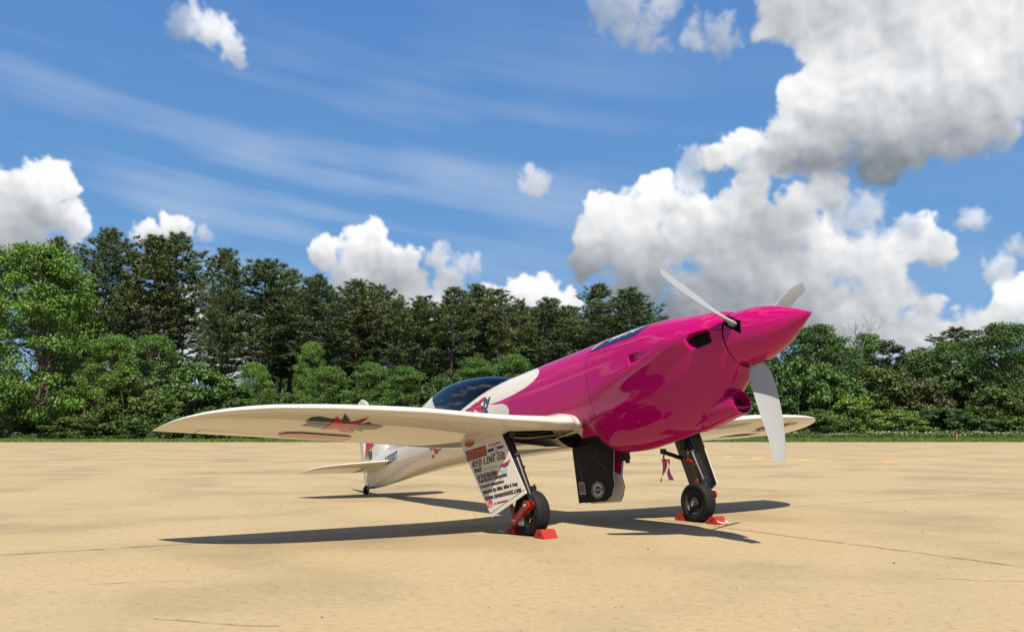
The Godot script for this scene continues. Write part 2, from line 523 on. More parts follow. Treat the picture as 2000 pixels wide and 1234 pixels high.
func materials() -> void:
	mat("pink", lin(0.365, 0.0014, 0.104), 0.6, 0.0, 0.8).metallic_specular = 0.0
	mat("cream", lin(0.6125, 0.5731, 0.5075), 0.4, 0.0, 1.0).metallic_specular = 0.0
	mat("white", lin(0.595, 0.5731, 0.525), 0.4, 0.0, 0.6)
	mat("black", lin(0.012, 0.012, 0.012), 0.35)
	mat("dark", lin(0.010, 0.009, 0.008), 0.7)
	mat("soot", lin(0.014, 0.012, 0.010), 0.45)
	mat("rim_black", lin(0.03, 0.03, 0.03), 0.5)
	mat("scuff", lin(0.09, 0.085, 0.07), 0.6)
	mat("rubber", lin(0.013, 0.013, 0.014), 0.7).metallic_specular = 0.3
	mat("door_black", lin(0.006, 0.005, 0.004), 0.3).metallic_specular = 0.25
	mat("ink_wine", lin(0.13, 0.001, 0.03), 0.5)
	mat("chrome", lin(0.72, 0.72, 0.72), 0.18, 1.0)
	mat("steel", lin(0.45, 0.44, 0.42), 0.35, 1.0)
	mat("brass", lin(0.5, 0.36, 0.14), 0.35, 1.0)
	mat("red", lin(0.2625, 0.007, 0.00525), 0.35, 0.0, 0.5)
	mat("chock_red", lin(0.34, 0.016, 0.010), 0.6)
	var rb := mat("ribbon", lin(0.95, 0.23, 0.52), 0.6)
	rb.backlight_enabled = true
	rb.backlight = Color(0.9, 0.5, 0.7)
	mat("ink", lin(0.018, 0.014, 0.02), 0.4, 0.0, 0.8)
	mat("ink_red", lin(0.42, 0.006, 0.035), 0.4, 0.0, 1.0).metallic_specular = 0.0
	mat("ink_navy", lin(0.02, 0.016, 0.055), 0.4, 0.0, 1.0).metallic_specular = 0.0
	mat("ink_grey", lin(0.045, 0.05, 0.045), 0.4, 0.0, 1.0).metallic_specular = 0.0
	mat("ink_blue", lin(0.03, 0.045, 0.22), 0.5)
	mat("ink_orange", lin(0.55, 0.09, 0.02), 0.5)
	mat("ink_olive", lin(0.13, 0.1, 0.035), 0.5)
	mat("ink_sky", lin(0.33, 0.52, 0.68), 0.5)
	mat("ink_silver", lin(0.4, 0.4, 0.38), 0.5)
	mat("ink_white", lin(0.78, 0.77, 0.74), 0.5)
	var gl := mat("canopy_glass", Color(0.008, 0.012, 0.02, 0.92), 0.03)
	gl.transparency = BaseMaterial3D.TRANSPARENCY_ALPHA
	var bl := mat("blade", lin(0.32, 0.33, 0.335), 0.5, 0.15)
	bl.roughness_texture = noise_tex(256, 0.02, 4, 5, [[0.0, 1.0], [Color(0.75, 0.75, 0.75), Color(1, 1, 1)]])
	bl.uv1_scale = Vector3(2, 3, 1)
	mat("blade_paint", lin(0.055, 0.05, 0.045), 0.55)
	mat("seat", lin(0.22, 0.17, 0.04), 0.8)
	mat("orange_post", lin(0.42, 0.12, 0.04), 0.7)
	mat("yellow_paint", lin(0.44, 0.29, 0.11), 0.85)
	mat("joint", lin(0.06, 0.045, 0.03), 0.95)
	# concrete
	var cn := mat("concrete", Color.WHITE, 0.9)
	cn.albedo_texture = noise_tex(2048, 0.03, 6, 3, [[0.0, 0.24, 0.32, 0.5, 0.7, 1.0], [lin(0.1533, 0.1143, 0.062), lin(0.3019, 0.2268, 0.1211), lin(0.3353, 0.2578, 0.1421), lin(0.347, 0.2688, 0.1488), lin(0.3578, 0.2789, 0.1554), lin(0.3966, 0.3182, 0.186)]])
	cn.uv1_scale = Vector3(1.0 / 4.3, 1.0 / 4.3, 1)
	cn.detail_enabled = true
	cn.detail_blend_mode = BaseMaterial3D.BLEND_MODE_MUL
	cn.detail_albedo = noise_tex(2048, 0.0042, 8, 8, [[0.0, 0.33, 0.50, 0.72], [Color(0.82, 0.82, 0.82), Color(0.925, 0.93, 0.925), Color(0.975, 0.98, 0.97), Color(1, 1, 1)]])
	cn.detail_uv_layer = BaseMaterial3D.DETAIL_UV_2
	cn.heightmap_enabled = true
	cn.heightmap_texture = noise_tex(1024, 0.09, 4, 12, [])
	cn.heightmap_scale = 0.12
	var gr := mat("turf", Color.WHITE, 0.95)
	gr.albedo_texture = noise_tex(512, 0.03, 5, 15, [[0.0, 0.5, 1.0], [lin(0.04, 0.06, 0.014), lin(0.075, 0.125, 0.02), lin(0.12, 0.17, 0.035)]])
	gr.uv1_scale = Vector3(1.0 / 4.0, 1.0 / 4.0, 1)
	var gb := mat("grass_blade", lin(1, 1, 1), 0.7)
	gb.vertex_color_use_as_albedo = true
	gb.backlight_enabled = true
	gb.backlight = Color(0.5, 0.6, 0.2)
	var lf := mat("leaf", lin(1, 1, 1), 0.55)
	lf.vertex_color_use_as_albedo = true
	lf.backlight_enabled = true
	lf.backlight = Color(0.55, 0.7, 0.18)
	var nd := mat("needle", lin(1, 1, 1), 0.6)
	nd.vertex_color_use_as_albedo = true
	var bk := mat("bark", lin(0.20, 0.15, 0.115), 0.95)
	bk.albedo_texture = noise_tex(256, 0.05, 4, 17, [[0.0, 1.0], [Color(0.55, 0.55, 0.55), Color(1, 1, 1)]])
	mat("grey_bark", lin(0.2, 0.175, 0.15), 0.95)
	mat("petal", lin(0.7, 0.7, 0.6), 0.8)

# ------------------------------------------------------------------ ground
const EDGE := -59.7      # where the apron ends

func sheet(x0: float, x1: float, z0: float, z1: float, y: float, nx: int, nz: int) -> MB:
	var b := MB.new()
	for a in nx:
		for c in nz:
			var xa := lerpf(x0, x1, float(a) / nx)
			var xb := lerpf(x0, x1, (a + 1.0) / nx)
			var za := lerpf(z0, z1, float(c) / nz)
			var zb := lerpf(z0, z1, (c + 1.0) / nz)
			var k := b.v.size()
			for p in [Vector3(xa, y, za), Vector3(xb, y, za), Vector3(xb, y, zb), Vector3(xa, y, zb)]:
				b.put(p, Vector3.UP, Vector2(p.x, p.z))
			b.face(k, k + 1, k + 2); b.face(k, k + 2, k + 3)
	return b

func wander(a: Vector2, b: Vector2, w: float, amp: float, y: float, sd: int) -> MB:
	# a thin strip on the ground from a to b, with ragged edges
	var nz := FastNoiseLite.new()
	nz.seed = sd; nz.frequency = 1.3; nz.fractal_octaves = 4
	var m := MB.new()
	var l := a.distance_to(b)
	var n := int(l / 0.06)
	var d := (b - a) / l
	var s := Vector2(-d.y, d.x)
	var rows := []
	for k in n + 1:
		var p := a + d * (l * k / n)
		var q := p + s * nz.get_noise_1d(k * 0.06) * amp
		var ww := w * clampf(0.75 + 1.1 * nz.get_noise_1d(k * 0.33 + 500.0), 0.15, 1.6)
		var e0 := q - s * ww
		var e1 := q + s * ww
		rows.append(PackedVector3Array([Vector3(e0.x, y, e0.y), Vector3(e1.x, y, e1.y)]))
	m.grid(rows, false, 2)
	if m.n[0].y < 0.0:
		for k in m.n.size():
			m.n[k] = -m.n[k]
		for k in range(0, m.i.size(), 3):
			var q := m.i[k]
			m.i[k] = m.i[k + 1]
			m.i[k + 1] = q
	return m

func ground() -> void:
	var g := sheet(-700, 700, -700, 60, -0.05, 1, 1)
	structure("ground", g.mesh(M.turf))
	var ap := sheet(-140, 140, EDGE, 40, 0.0, 8, 4)
	for k in ap.t.size():
		pass
	var am := ap.mesh(M.concrete)
	# second set of coordinates for the large stains
	var arr := am.surface_get_arrays(0)
	var uv2 := PackedVector2Array()
	for q in ap.t:
		uv2.append(q / 26.0 + Vector2(0.13, 0.31))
	arr[Mesh.ARRAY_TEX_UV2] = uv2
	var a2 := ArrayMesh.new()
	a2.add_surface_from_arrays(Mesh.PRIMITIVE_TRIANGLES, arr)
	a2.surface_set_material(0, M.concrete)
	var apron := structure("apron", a2)
	# the poured edge of the apron
	var lip := MB.new()
	lip.quad(Vector3(-140, 0, EDGE), Vector3(140, 0, EDGE), Vector3(140, -0.06, EDGE), Vector3(-140, -0.06, EDGE), Vector3(0, 0, -1))
	made("apron_edge", lip, M.concrete, apron)
	# slab joints
	made("joint", wander(Vector2(-9.5, -2.66), Vector2(-0.9, -7.75), 0.007, 0.02, 0.004, 1), M.joint, apron)
	made("joint", wander(Vector2(-0.9, -7.75), Vector2(11.5, -15.1), 0.006, 0.02, 0.004, 2), M.joint, apron)
	made("joint", wander(Vector2(1.25, -8.97), Vector2(4.7, -3.1), 0.007, 0.025, 0.004, 3), M.joint, apron)
	made("joint", wander(Vector2(-6.2, -21.0), Vector2(1.25, -8.99), 0.004, 0.02, 0.004, 4), M.joint, apron)
	# hairline cracks
	for q in [[-5.2, -13.0, -3.1, -12.2], [-3.1, -12.2, -0.6, -12.7], [-7.5, -9.6, -5.9, -9.1], [2.4, -5.3, 3.4, -5.0], [-1.6, -4.2, -1.0, -4.05], [-2.6, -3.6, -1.7, -3.45], [5.5, -17.0, 9.5, -16.2], [-11, -26, -3, -25], [3.0, -12.0, 6.5, -11.2], [-2.3, -5.1, -1.75, -5.2]]:
		made("crack", wander(Vector2(q[0], q[1]), Vector2(q[2], q[3]), 0.0035, 0.07, 0.004, int(q[0] * 10.0) + 90), M.joint, apron)
	# faded yellow paint marks
	for q in [[4.6, -26.7, 0.7], [6.5, -27.7, 0.75], [8.2, -28.6, 0.8], [7.0, -26.3, 0.9], [7.9, -25.0, 0.7], [9.6, -23.5, 0.6]]:
		var y := MB.new()
		var c := Vector3(q[0], 0.004, q[1])
		var d: Vector3 = Vector3(0.28, 0, -0.9).normalized() * q[2] * 1.5
		var s := Vector3(0.14, 0, 0.03)
		y.quad(c - d - s, c + d - s, c + d + s, c - d + s, Vector3.UP)
		made("yellow_mark", y, M.yellow_paint, apron)
	# grit on the concrete
	var pm := MB.new()
	var r := RandomNumberGenerator.new()
	r.seed = 77
	for k in 1700:
		var z := -1.9 - 11.0 * pow(r.randf(), 1.3)
		var x := r.randf_range(-0.62, 0.62) * (-z + 0.5)
		var sz := r.randf_range(0.0016, 0.004) * (2.4 if r.randf() < 0.04 else 1.0)
		pm.col = Color(0.05, 0.04, 0.03).lerp(Color(0.3, 0.24, 0.15), r.randf())
		var c := Vector3(x, 0.0, z)
		var up := c + Vector3(0, sz * 1.4, 0)
		var a0 := r.randf() * TAU
		var q := []
		for j in 4:
			q.append(c + Vector3(cos(a0 + j * PI / 2), 0, sin(a0 + j * PI / 2)) * sz * r.randf_range(0.8, 1.6))
		for j in 4:
			var nn: Vector3 = (q[j] + q[(j + 1) % 4] - c * 2.0).normalized() + Vector3.UP
			pm.tri(q[j], q[(j + 1) % 4], up, nn.normalized())
	var gm := mat("grit", Color.WHITE, 0.9)
	gm.vertex_color_use_as_albedo = true
	var gv := part("gravel", pm.mesh(gm), self)
	gv.set_meta("kind", "stuff")
	gv.set_meta("label", "scattered dark grit on the concrete apron")

# ------------------------------------------------------------------ airplane
# Body coordinates: b metres back from the spinner's point along the thrust line, u up, z to starboard.
const NOSE := Vector2(2.0128, 1.6488)
const TILT := 0.23256
const PLANE_AT := Vector3(0.9424, 0, -7.9402)
const PLANE_TURN := -0.96536

func L(b: float, u: float, z: float) -> Vector3:
	return Vector3(NOSE.x - b * cos(TILT) - u * sin(TILT), NOSE.y - b * sin(TILT) + u * cos(TILT), z)

func LN(b: float, u: float, z: float) -> Vector3:
	return (L(b, u, z) - L(0, 0, 0)).normalized()

const FB := [0.635, 0.68, 0.74, 0.80, 0.90, 1.0, 1.15, 1.45, 1.75, 2.08, 2.15, 2.24, 2.75, 3.2, 3.6, 4.6, 5.3, 5.9, 6.4, 6.8, 7.02]
const FTOP := [0.222, 0.245, 0.268, 0.284, 0.302, 0.322, 0.356, 0.404, 0.43, 0.452, 0.456, 0.46, 0.487, 0.51, 0.528, 0.52, 0.50, 0.48, 0.46, 0.44, 0.42]
const FBOT := [-0.215, -0.245, -0.305, -0.36, -0.443, -0.495, -0.538, -0.568, -0.572, -0.54, -0.52, -0.425, -0.365, -0.305, -0.255, -0.12, -0.05, -0.01, 0.005, 0.025, 0.05]
const FW := [0.219, 0.236, 0.255, 0.27, 0.292, 0.308, 0.326, 0.342, 0.348, 0.35, 0.35, 0.35, 0.355, 0.358, 0.355, 0.305, 0.235, 0.165, 0.112, 0.065, 0.042]
const FN := [2.0, 2.0, 2.05, 2.1, 2.15, 2.2, 2.25, 2.3, 2.3, 2.3, 2.3, 2.35, 2.4, 2.4, 2.35, 2.25, 2.2, 2.1, 2.05, 2.0, 2.0]
const FM := [0.0, 0.01, 0.03, 0.05, 0.075, 0.09, 0.11, 0.125, 0.115, 0.085, 0.08, 0.075, 0.06, 0.055, 0.06, 0.115, 0.16, 0.2, 0.22, 0.23, 0.23]
const FNL := [2.0, 2.0, 1.95, 1.9, 1.82, 1.76, 1.72, 1.78, 1.95, 2.2, 2.25, 2.3, 2.4, 2.4, 2.35, 2.25, 2.2, 2.1, 2.05, 2.0, 2.0]

func sec(b: float) -> Array:
	return [curve(FB, FTOP, b), curve(FB, FBOT, b), curve(FB, FW, b), curve(FB, FN, b), curve(FB, FM, b), curve(FB, FNL, b)]

func bump(b: float, u: float, cb: float, cu: float, sb: float, su: float, slant := 0.0) -> float:
	var x := (b - cb) / sb
	var y := (u - cu - slant * (b - cb)) / su
	return exp(-x * x - y * y)

# how far the skin stands out from the plain section on each side of the cowl
func bulge(b: float, u: float) -> float:
	var d := 0.0
	d += 0.034 * bump(b, u, 1.55, 0.01, 0.50, 0.115, -0.10)
	d += 0.016 * bump(b, u, 1.75, -0.24, 0.40, 0.09, -0.08)
	d += 0.03 * bump(b, u, 0.98, 0.10, 0.30, 0.085)
	return d

func hollow(b: float, u: float) -> float:
	# cheek inlet: a floor that sinks going back to a sharp rear wall
	var d := 0.0
	var x := (b - 0.70) / 0.215
	var y := (u - 0.050) / 0.050
	if x > 0.0 and x < 1.0 and absf(y) < 1.3:
		var rim := 1.0 - smoothstep(0.82, 1.12, pow(pow(absf(y), 3.0) + pow(maxf(0.0, (x - 0.55) / 0.42), 3.0), 1.0 / 3.0))
		d += 0.11 * smoothstep(0.0, 0.55, x) * rim
	# small flush duct further back
	var t := (b - 1.27) / 0.25
	if t > 0.0 and t < 1.0:
		var hw := 0.006 + 0.034 * t
		d += 0.035 * t * (1.0 - smoothstep(0.85, 1.1, absf(u - 0.095) / hw))
	return d

func half(b: float, u: float) -> float:
	var s := sec(b)
	var h: float = s[0] - s[4] if u > s[4] else s[4] - s[1]
	var t := clampf(absf(u - s[4]) / h, 0.0, 1.0)
	var e: float = s[3] if u > s[4] else s[5]
	var z: float = s[2] * pow(maxf(0.0, 1.0 - pow(t, e)), 1.0 / e)
	return z

func skin(b: float, u: float, off := 0.004, side := 1.0) -> Array:
	# point on the starboard (or port) skin and its normal
	var e := 0.01
	var z := half(b, u) + bulge(b, u)
	var p := L(b, u, z)
	var pb := L(b + e, u, half(b + e, u) + bulge(b + e, u))
	var s := sec(b)
	var u2 := u - e if u > s[4] else u + e
	var pu := L(b, u2, half(b, u2) + bulge(b, u2))
	var nn := (pb - p).cross(pu - p).normalized()
	if nn.z < 0.0:
		nn = -nn
	p += nn * off
	return [Vector3(p.x, p.y, p.z * side), Vector3(nn.x, nn.y, nn.z * side)]

func body_rows(bs: Array, n: int, cowl: bool) -> Array:
	var rows := []
	var uvs := []
	var cols := []
	for b in bs:
		var s := sec(b)
		var row := PackedVector3Array()
		var uv := PackedVector2Array()
		var cc := PackedColorArray()
		for k in n:
			var a := TAU * k / n
			var ca := cos(a)
			var sa := sin(a)
			var h: float = s[0] - s[4] if ca > 0.0 else s[4] - s[1]
			var e: float = s[3] if ca > 0.0 else s[5]
			var u: float = s[4] + h * signf(ca) * pow(absf(ca), 2.0 / e)
			var z: float = s[2] * signf(sa) * pow(absf(sa), 2.0 / e)
			var col := Color.WHITE
			if cowl and absf(sa) > 0.02:
				var w := clampf(absf(z) / s[2] * 2.0, 0.0, 1.0)
				var d := bulge(b, u) * w
				var q := hollow(b, u) if absf(z) > 0.1 else 0.0
				z += signf(z) * (d - q)
				if b > 0.775 and b < 1.1 and q > 0.012:
					col = Color(0.0, 0.0, 0.0)
			elif not cowl and absf(sa) > 0.02:
				z += signf(z) * bulge(b, u) * clampf(absf(z) / s[2] * 2.0, 0.0, 1.0)
			row.append(L(b, u, z))
			uv.append(Vector2((b - 2.0) / 5.4, (0.9 - u) / 1.5))
			cc.append(col)
		rows.append(row)
		uvs.append(uv)
		cols.append(cc)
	return [rows, uvs, cols]

func span(a: float, b: float, n: int) -> Array:
	var r := []
	for k in n + 1:
		r.append(lerpf(a, b, float(k) / n))
	return r

# the paint of the fuselage, seen from the side: cream with pink running back in scallops
func paint_image() -> Image:
	var w := 2048
	var h := 568
	var im := Image.create_empty(w, h, false, Image.FORMAT_RGB8)
	var cream := lin(0.6125, 0.5731, 0.5075)
	var pink := lin(0.365, 0.0014, 0.104)
	im.fill(cream)
	var edge := PackedVector2Array()
	for q in [[1.9, 1.0], [3.25, 1.0], [3.22, 0.506], [3.08, 0.485], [2.95, 0.455], [2.87, 0.42], [2.825, 0.38], [2.82, 0.34], [2.87, 0.305], [2.98, 0.275], [3.2, 0.258], [3.42, 0.258], [3.62, 0.276],
			[3.50, 0.245], [3.38, 0.222], [3.30, 0.185], [3.265, 0.14], [3.27, 0.09], [3.34, 0.04], [3.5, 0.0], [3.75, -0.03], [3.4, -0.05], [2.95, -0.05], [2.80, -0.06],
			[2.6, -0.1], [2.4, -0.17], [2.29, -0.22], [2.33, -0.28], [2.42, -0.33], [2.44, -0.7], [1.9, -0.7]]:
		edge.append(Vector2((q[0] - 2.0) / 5.4 * w, (0.9 - q[1]) / 1.5 * h))
	fill(im, edge, pink)
	return im

func fill(im: Image, poly: PackedVector2Array, col: Color) -> void:
	for y in im.get_height():
		var xs := []
		for k in poly.size():
			var a := poly[k]
			var b := poly[(k + 1) % poly.size()]
			if (a.y <= y + 0.5) != (b.y <= y + 0.5):
				xs.append(a.x + (b.x - a.x) * (y + 0.5 - a.y) / (b.y - a.y))
		xs.sort()
		for k in range(0, xs.size() - 1, 2):
			var x0 := clampi(roundi(xs[k]), 0, im.get_width())
			var x1 := clampi(roundi(xs[k + 1]), 0, im.get_width())
			if x1 > x0:
				im.fill_rect(Rect2i(x0, y, x1 - x0, 1), col)

# aerofoil loop from the trailing edge over the top to the leading edge and back below; x in 0..1, y in chords
func foil(n: int, thick: float, camber: float, bay := 0.0) -> PackedVector2Array:
	var r := PackedVector2Array()
	# the bay's edges are made to fall on columns n + 8 and n + 16
	var x8 := 0.5 * (1.0 - cos(PI * 8.0 / n))
	var x16 := 0.5 * (1.0 - cos(PI * 16.0 / n))
	for k in 2 * n + 1:
		var a := PI * (float(k) / n - 1.0)
		var x := 0.5 * (1.0 - cos(a))
		x = clampf(x, 0.0, 1.0)
		if k > n and bay > 0.0:
			x = x / x8 * bay if x < x8 else (lerpf(bay, 0.43, (x - x8) / (x16 - x8)) if x < x16 else lerpf(0.43, 1.0, (x - x16) / (1.0 - x16)))
		var y := 5.0 * thick * (0.2969 * sqrt(x) - 0.1260 * x - 0.3516 * x * x + 0.2843 * x * x * x - 0.1036 * x * x * x * x)
		# thickest further back, as laminar wings are
		y = lerpf(y, thick * 0.5 * pow(sin(PI * pow(x, 0.78)), 0.75), 0.45) if x > 0.001 and x < 0.999 else y
		var m := camber * 4.0 * x * (1.0 - x)
		r.append(Vector2(x, m + (y if k < n else -y)))
	return r

const WZ := [0.15, 0.36, 0.45, 0.6, 0.86, 1.2, 1.8, 2.5, 3.0, 3.22, 3.4, 3.52, 3.6, 3.645]
const WLE := [2.34, 2.29, 2.22, 2.165, 2.10, 2.065, 2.055, 2.11, 2.22, 2.335, 2.49, 2.66, 2.85, 3.04]
const WTE := [3.4, 3.36, 3.33, 3.28, 3.21, 3.16, 3.13, 3.12, 3.11, 3.11, 3.11, 3.11, 3.11, 3.11]
const WT := [0.25, 0.245, 0.225, 0.195, 0.162, 0.147, 0.141, 0.135, 0.126, 0.12, 0.105, 0.09, 0.075, 0.05]

func wing_u(z: float) -> float:
	return curve([0.1, 0.2, 0.36, 0.5, 0.7, 1.0, 2.0, 3.0, 3.7], [-0.215, -0.215, -0.225, -0.241, -0.257, -0.259, -0.204, -0.148, -0.104], z)

func wing_under(b: float, z: float, off: float) -> Vector3:
	var le := curve(WZ, WLE, z)
	var ch := curve(WZ, WTE, z) - le
	var x := clampf((b - le) / ch, 0.001, 0.999)
	var t := curve(WZ, WT, z)
	var y := 5.0 * t * (0.2969 * sqrt(x) - 0.1260 * x - 0.3516 * x * x + 0.2843 * x * x * x - 0.1036 * x * x * x * x)
	y = lerpf(y, t * 0.5 * pow(sin(PI * pow(x, 0.78)), 0.75), 0.45)
	return L(b, wing_u(z) + (0.012 * 4.0 * x * (1.0 - x) - y) * ch - off, z)

func under_pt(q: Vector2, side: float) -> Array:
	var p := wing_under(q.x, q.y, 0.003 if side > 0.0 else 0.004)
	var nn := (wing_under(q.x + 0.01, q.y, 0.003) - p).cross(wing_under(q.x, q.y + 0.01, 0.003) - p).normalized()
	if nn.y > 0.0:
		nn = -nn
	if side < 0.0 and p.z > 1.2:
		# the far wing is set a little lower and shorter
		var z2 := 1.2 + (p.z - 1.2) * 0.87
		p += L(0, -0.05 * (z2 - 1.2) / 2.2, 0) - L(0, 0, 0)
		p.z = z2
	return [Vector3(p.x, p.y, p.z * side), Vector3(nn.x, nn.y, nn.z * side)]

func wing(side: float, plane: Node3D) -> void:
	var n := 30
	var rows := []
	var zs := span(0.15, 1.12, 24) + span(1.16, 3.0, 22) + span(3.06, 3.645, 22)
	var info := []
	# the far wing measures a little shorter
	var zk := 1.0 if side > 0.0 else 0.87
	var drop := 0.0 if side > 0.0 else 0.05
	for z in zs:
		var le := curve(WZ, WLE, z)
		var ch := curve(WZ, WTE, z) - le
		var zz: float = z if z < 1.2 else 1.2 + (z - 1.2) * zk
		var row := PackedVector3Array()
		var xs := []
		for q in foil(n, curve(WZ, WT, z), 0.012, curve([0.15, 0.36, 0.5, 0.7, 0.9, 1.12, 1.3, 1.5], [0.045, 0.05, 0.055, 0.075, 0.11, 0.145, 0.16, 0.1654], z)):
			row.append(L(le + q.x * ch, wing_u(z) - drop * maxf(0.0, zz - 1.2) / 2.2 + q.y * ch * (1.0 if side > 0.0 or z < 1.2 else 0.9), zz * side))
			xs.append(le + q.x * ch)
		rows.append(row)
		info.append([z, xs])
	var open := func(r: int, k: int) -> bool:
		# the gear bay is open below
		return k >= n + 8 and k < n + 16 and info[r][0] < 1.1
		if k < n + 2:
			return false
		return false
	var m := MB.new()
	m.grid(rows, false, 1, [], [], open)
	m.fan(rows[-1], Vector3(0, 0, side))
	var w := made("wing", m, M.cream, plane)
	# gear bay: dark roof and walls inside the wing
	var bay := MB.new()
	var roof := []
	for z in span(0.14, 1.13, 8):
		roof.append(PackedVector3Array([L(curve(WZ, WLE, z) + 0.05, wing_u(z) - 0.01, z * side), L(curve(WZ, WLE, z) + 0.12, wing_u(z) + 0.0, z * side), L(2.5, wing_u(z) + 0.03, z * side), L(2.76, wing_u(z) + 0.02, z * side)]))
	bay.grid(roof, false, 2)
	for q in [[0.16, 1.13, 2.74, 2.56], [1.13, 1.13, 2.22, 2.58]]:
		bay.quad(L(q[2], wing_u(q[0]) - 0.05, q[0] * side), L(q[3], wing_u(q[1]) - 0.05, q[1] * side), L(q[3], wing_u(q[1]) + 0.03, q[1] * side), L(q[2], wing_u(q[0]) + 0.03, q[0] * side))
	var by := made("gear_bay", bay, M.dark, w)
	by.name = "gear_bay"
	# plumbing in the bay
	var lines := MB.new()
	lines.tube([L(2.47, wing_u(0.4) - 0.02, 0.45 * side), L(2.49, wing_u(0.7) - 0.03, 0.7 * side), L(2.42, wing_u(1.05) - 0.03, 0.98 * side)], 0.006, 6)
	made("hose", lines, M.rim_black, w)
	lines = MB.new()
	lines.next()
	lines.tube([L(2.58, wing_u(0.3) - 0.04, 0.2 * side), L(2.62, wing_u(0.7) - 0.03, 0.7 * side), L(2.52, wing_u(1.05) - 0.03, 1.08 * side)], 0.012, 6)
	lines.next()
	lines.tube([L(2.70, wing_u(0.3) - 0.02, 0.22 * side), L(2.68, wing_u(0.9) - 0.02, 0.9 * side)], 0.007, 6)
	made("push_rod", lines, M.steel, w)
	# emblem below the wing: a red star over dark bars, and a red sweep near the trailing edge
	var put := func(q): return under_pt(q, side)
	var shapes := [
		["ink_grey", [[2.37, 2.78], [2.27, 2.77], [2.245, 2.72], [2.27, 2.58], [2.36, 2.58], [2.40, 2.74]]],
		["ink_grey", [[2.40, 2.73], [2.49, 2.76], [2.50, 2.62], [2.39, 2.58]]],
		["ink_grey", [[2.36, 2.40], [2.26, 2.32], [2.30, 2.30], [2.33, 2.18], [2.42, 2.20], [2.47, 2.29], [2.54, 2.25], [2.44, 2.40]]],
		["ink", [[2.28, 2.54], [2.155, 2.565], [2.29, 2.46], [2.34, 2.49]]],
		["ink_red", [[2.37, 2.585], [2.21, 2.605], [2.29, 2.53], [2.31, 2.46], [2.165, 2.375], [2.36, 2.39], [2.42, 2.41], [2.58, 2.30], [2.58, 2.40], [2.49, 2.49], [2.55, 2.60], [2.45, 2.585]]],
		["ink_red", [[2.86, 2.80], [2.76, 2.76], [2.72, 2.66], [2.73, 2.44], [2.74, 2.28], [2.80, 2.22], [2.90, 2.20], [3.0, 2.26], [3.02, 2.34], [2.95, 2.36], [2.97, 2.5], [2.96, 2.75]]],
	]
	var lift := 0
	for s in shapes:
		var d := MB.new()
		var pl := PackedVector2Array()
		for q in s[1]:
			pl.append(Vector2(q[0], q[1]))
		var o := 0.0012 * lift
		lift += 1
		d.print_shape(pl, func(q): var a: Array = put.call(q); return [a[0] + a[1] * o, a[1]])
		made("emblem", d, M[s[0]], w)
	# hinge line of the aileron
	var hl := MB.new()
	for q in [[2.93, 2.2, 2.93, 3.36], [2.93, 2.2, 3.09, 2.2], [2.93, 3.36, 3.09, 3.36]]:
		var pl := PackedVector2Array()
		var dx := 0.003 if q[0] == q[2] else 0.0
		var dz := 0.003 if q[1] == q[3] else 0.0
		pl.append(Vector2(q[0] - dx, q[1] - dz)); pl.append(Vector2(q[2] - dx, q[3] - dz)); pl.append(Vector2(q[2] + dx, q[3] + dz)); pl.append(Vector2(q[0] + dx, q[1] + dz))
		hl.print_shape(pl, put, 0.15)
	made("aileron_gap", hl, M.soot, w)

func blade_mesh() -> Array:
	# one blade along +y: x towards the leading edge in the plane of rotation, z forward
	var rs := span(0.19, 0.925, 40)
	var rows := []
	var dark := []
	for r in rs:
		var be := deg_to_rad(curve([0.19, 0.3, 0.5, 0.75, 0.925], [54.0, 47.0, 34.5, 26.0, 22.0], r))
		var le := curve([0.19, 0.24, 0.32, 0.47, 0.64, 0.80, 0.88, 0.915, 0.925], [0.045, 0.070, 0.089, 0.098, 0.092, 0.072, 0.055, 0.044, 0.034], r)
		var te := curve([0.19, 0.24, 0.32, 0.47, 0.64, 0.80, 0.88, 0.915, 0.925], [-0.045, -0.065, -0.077, -0.074, -0.062, -0.05, -0.048, -0.049, -0.05], r)
		var th := curve([0.19, 0.3, 0.6, 0.925], [0.05, 0.028, 0.014, 0.006], r)
		var row := PackedVector3Array()
		for q in foil(12, 1.0, 0.0):
			var s := le + (te - le) * q.x
			var w := q.y * th
			row.append(Vector3(s * cos(be) - w * sin(be), r, s * sin(be) + w * cos(be)))
		rows.append(row)
	var m := MB.new()
	m.grid(rows, false, 1)
	m.fan(rows[-1], Vector3.UP)
	var root := MB.new()
	root.tube([Vector3(0, 0.06, 0), Vector3(0, 0.17, 0), Vector3(0, 0.21, 0)], [0.05, 0.045, 0.035], 16)
	return [m.mesh(M.blade), root.mesh(M.soot)]

func letters(text: String, serif := false) -> PackedVector3Array:
	var f := SystemFont.new()
	f.font_names = PackedStringArray(["Droid Serif" if serif else "Droid Sans"])
	f.font_weight = 700
	var tm := TextMesh.new()
	tm.text = text
	tm.font = f
	tm.font_size = 48
	tm.pixel_size = 0.01
	tm.depth = 0.0
	tm.curve_step = 2.0
	var a := tm.surface_get_arrays(0)
	var v: PackedVector3Array = a[Mesh.ARRAY_VERTEX]
	var ix: PackedInt32Array = a[Mesh.ARRAY_INDEX]
	var lo := v[0]
	var hi := v[0]
	for p in v:
		lo = lo.min(p); hi = hi.max(p)
	var out := PackedVector3Array()
	for k in ix:
		out.append((v[k] - lo) / Vector3(hi.x - lo.x, hi.y - lo.y, 1.0))
	return out      # triangles in a unit box, y up

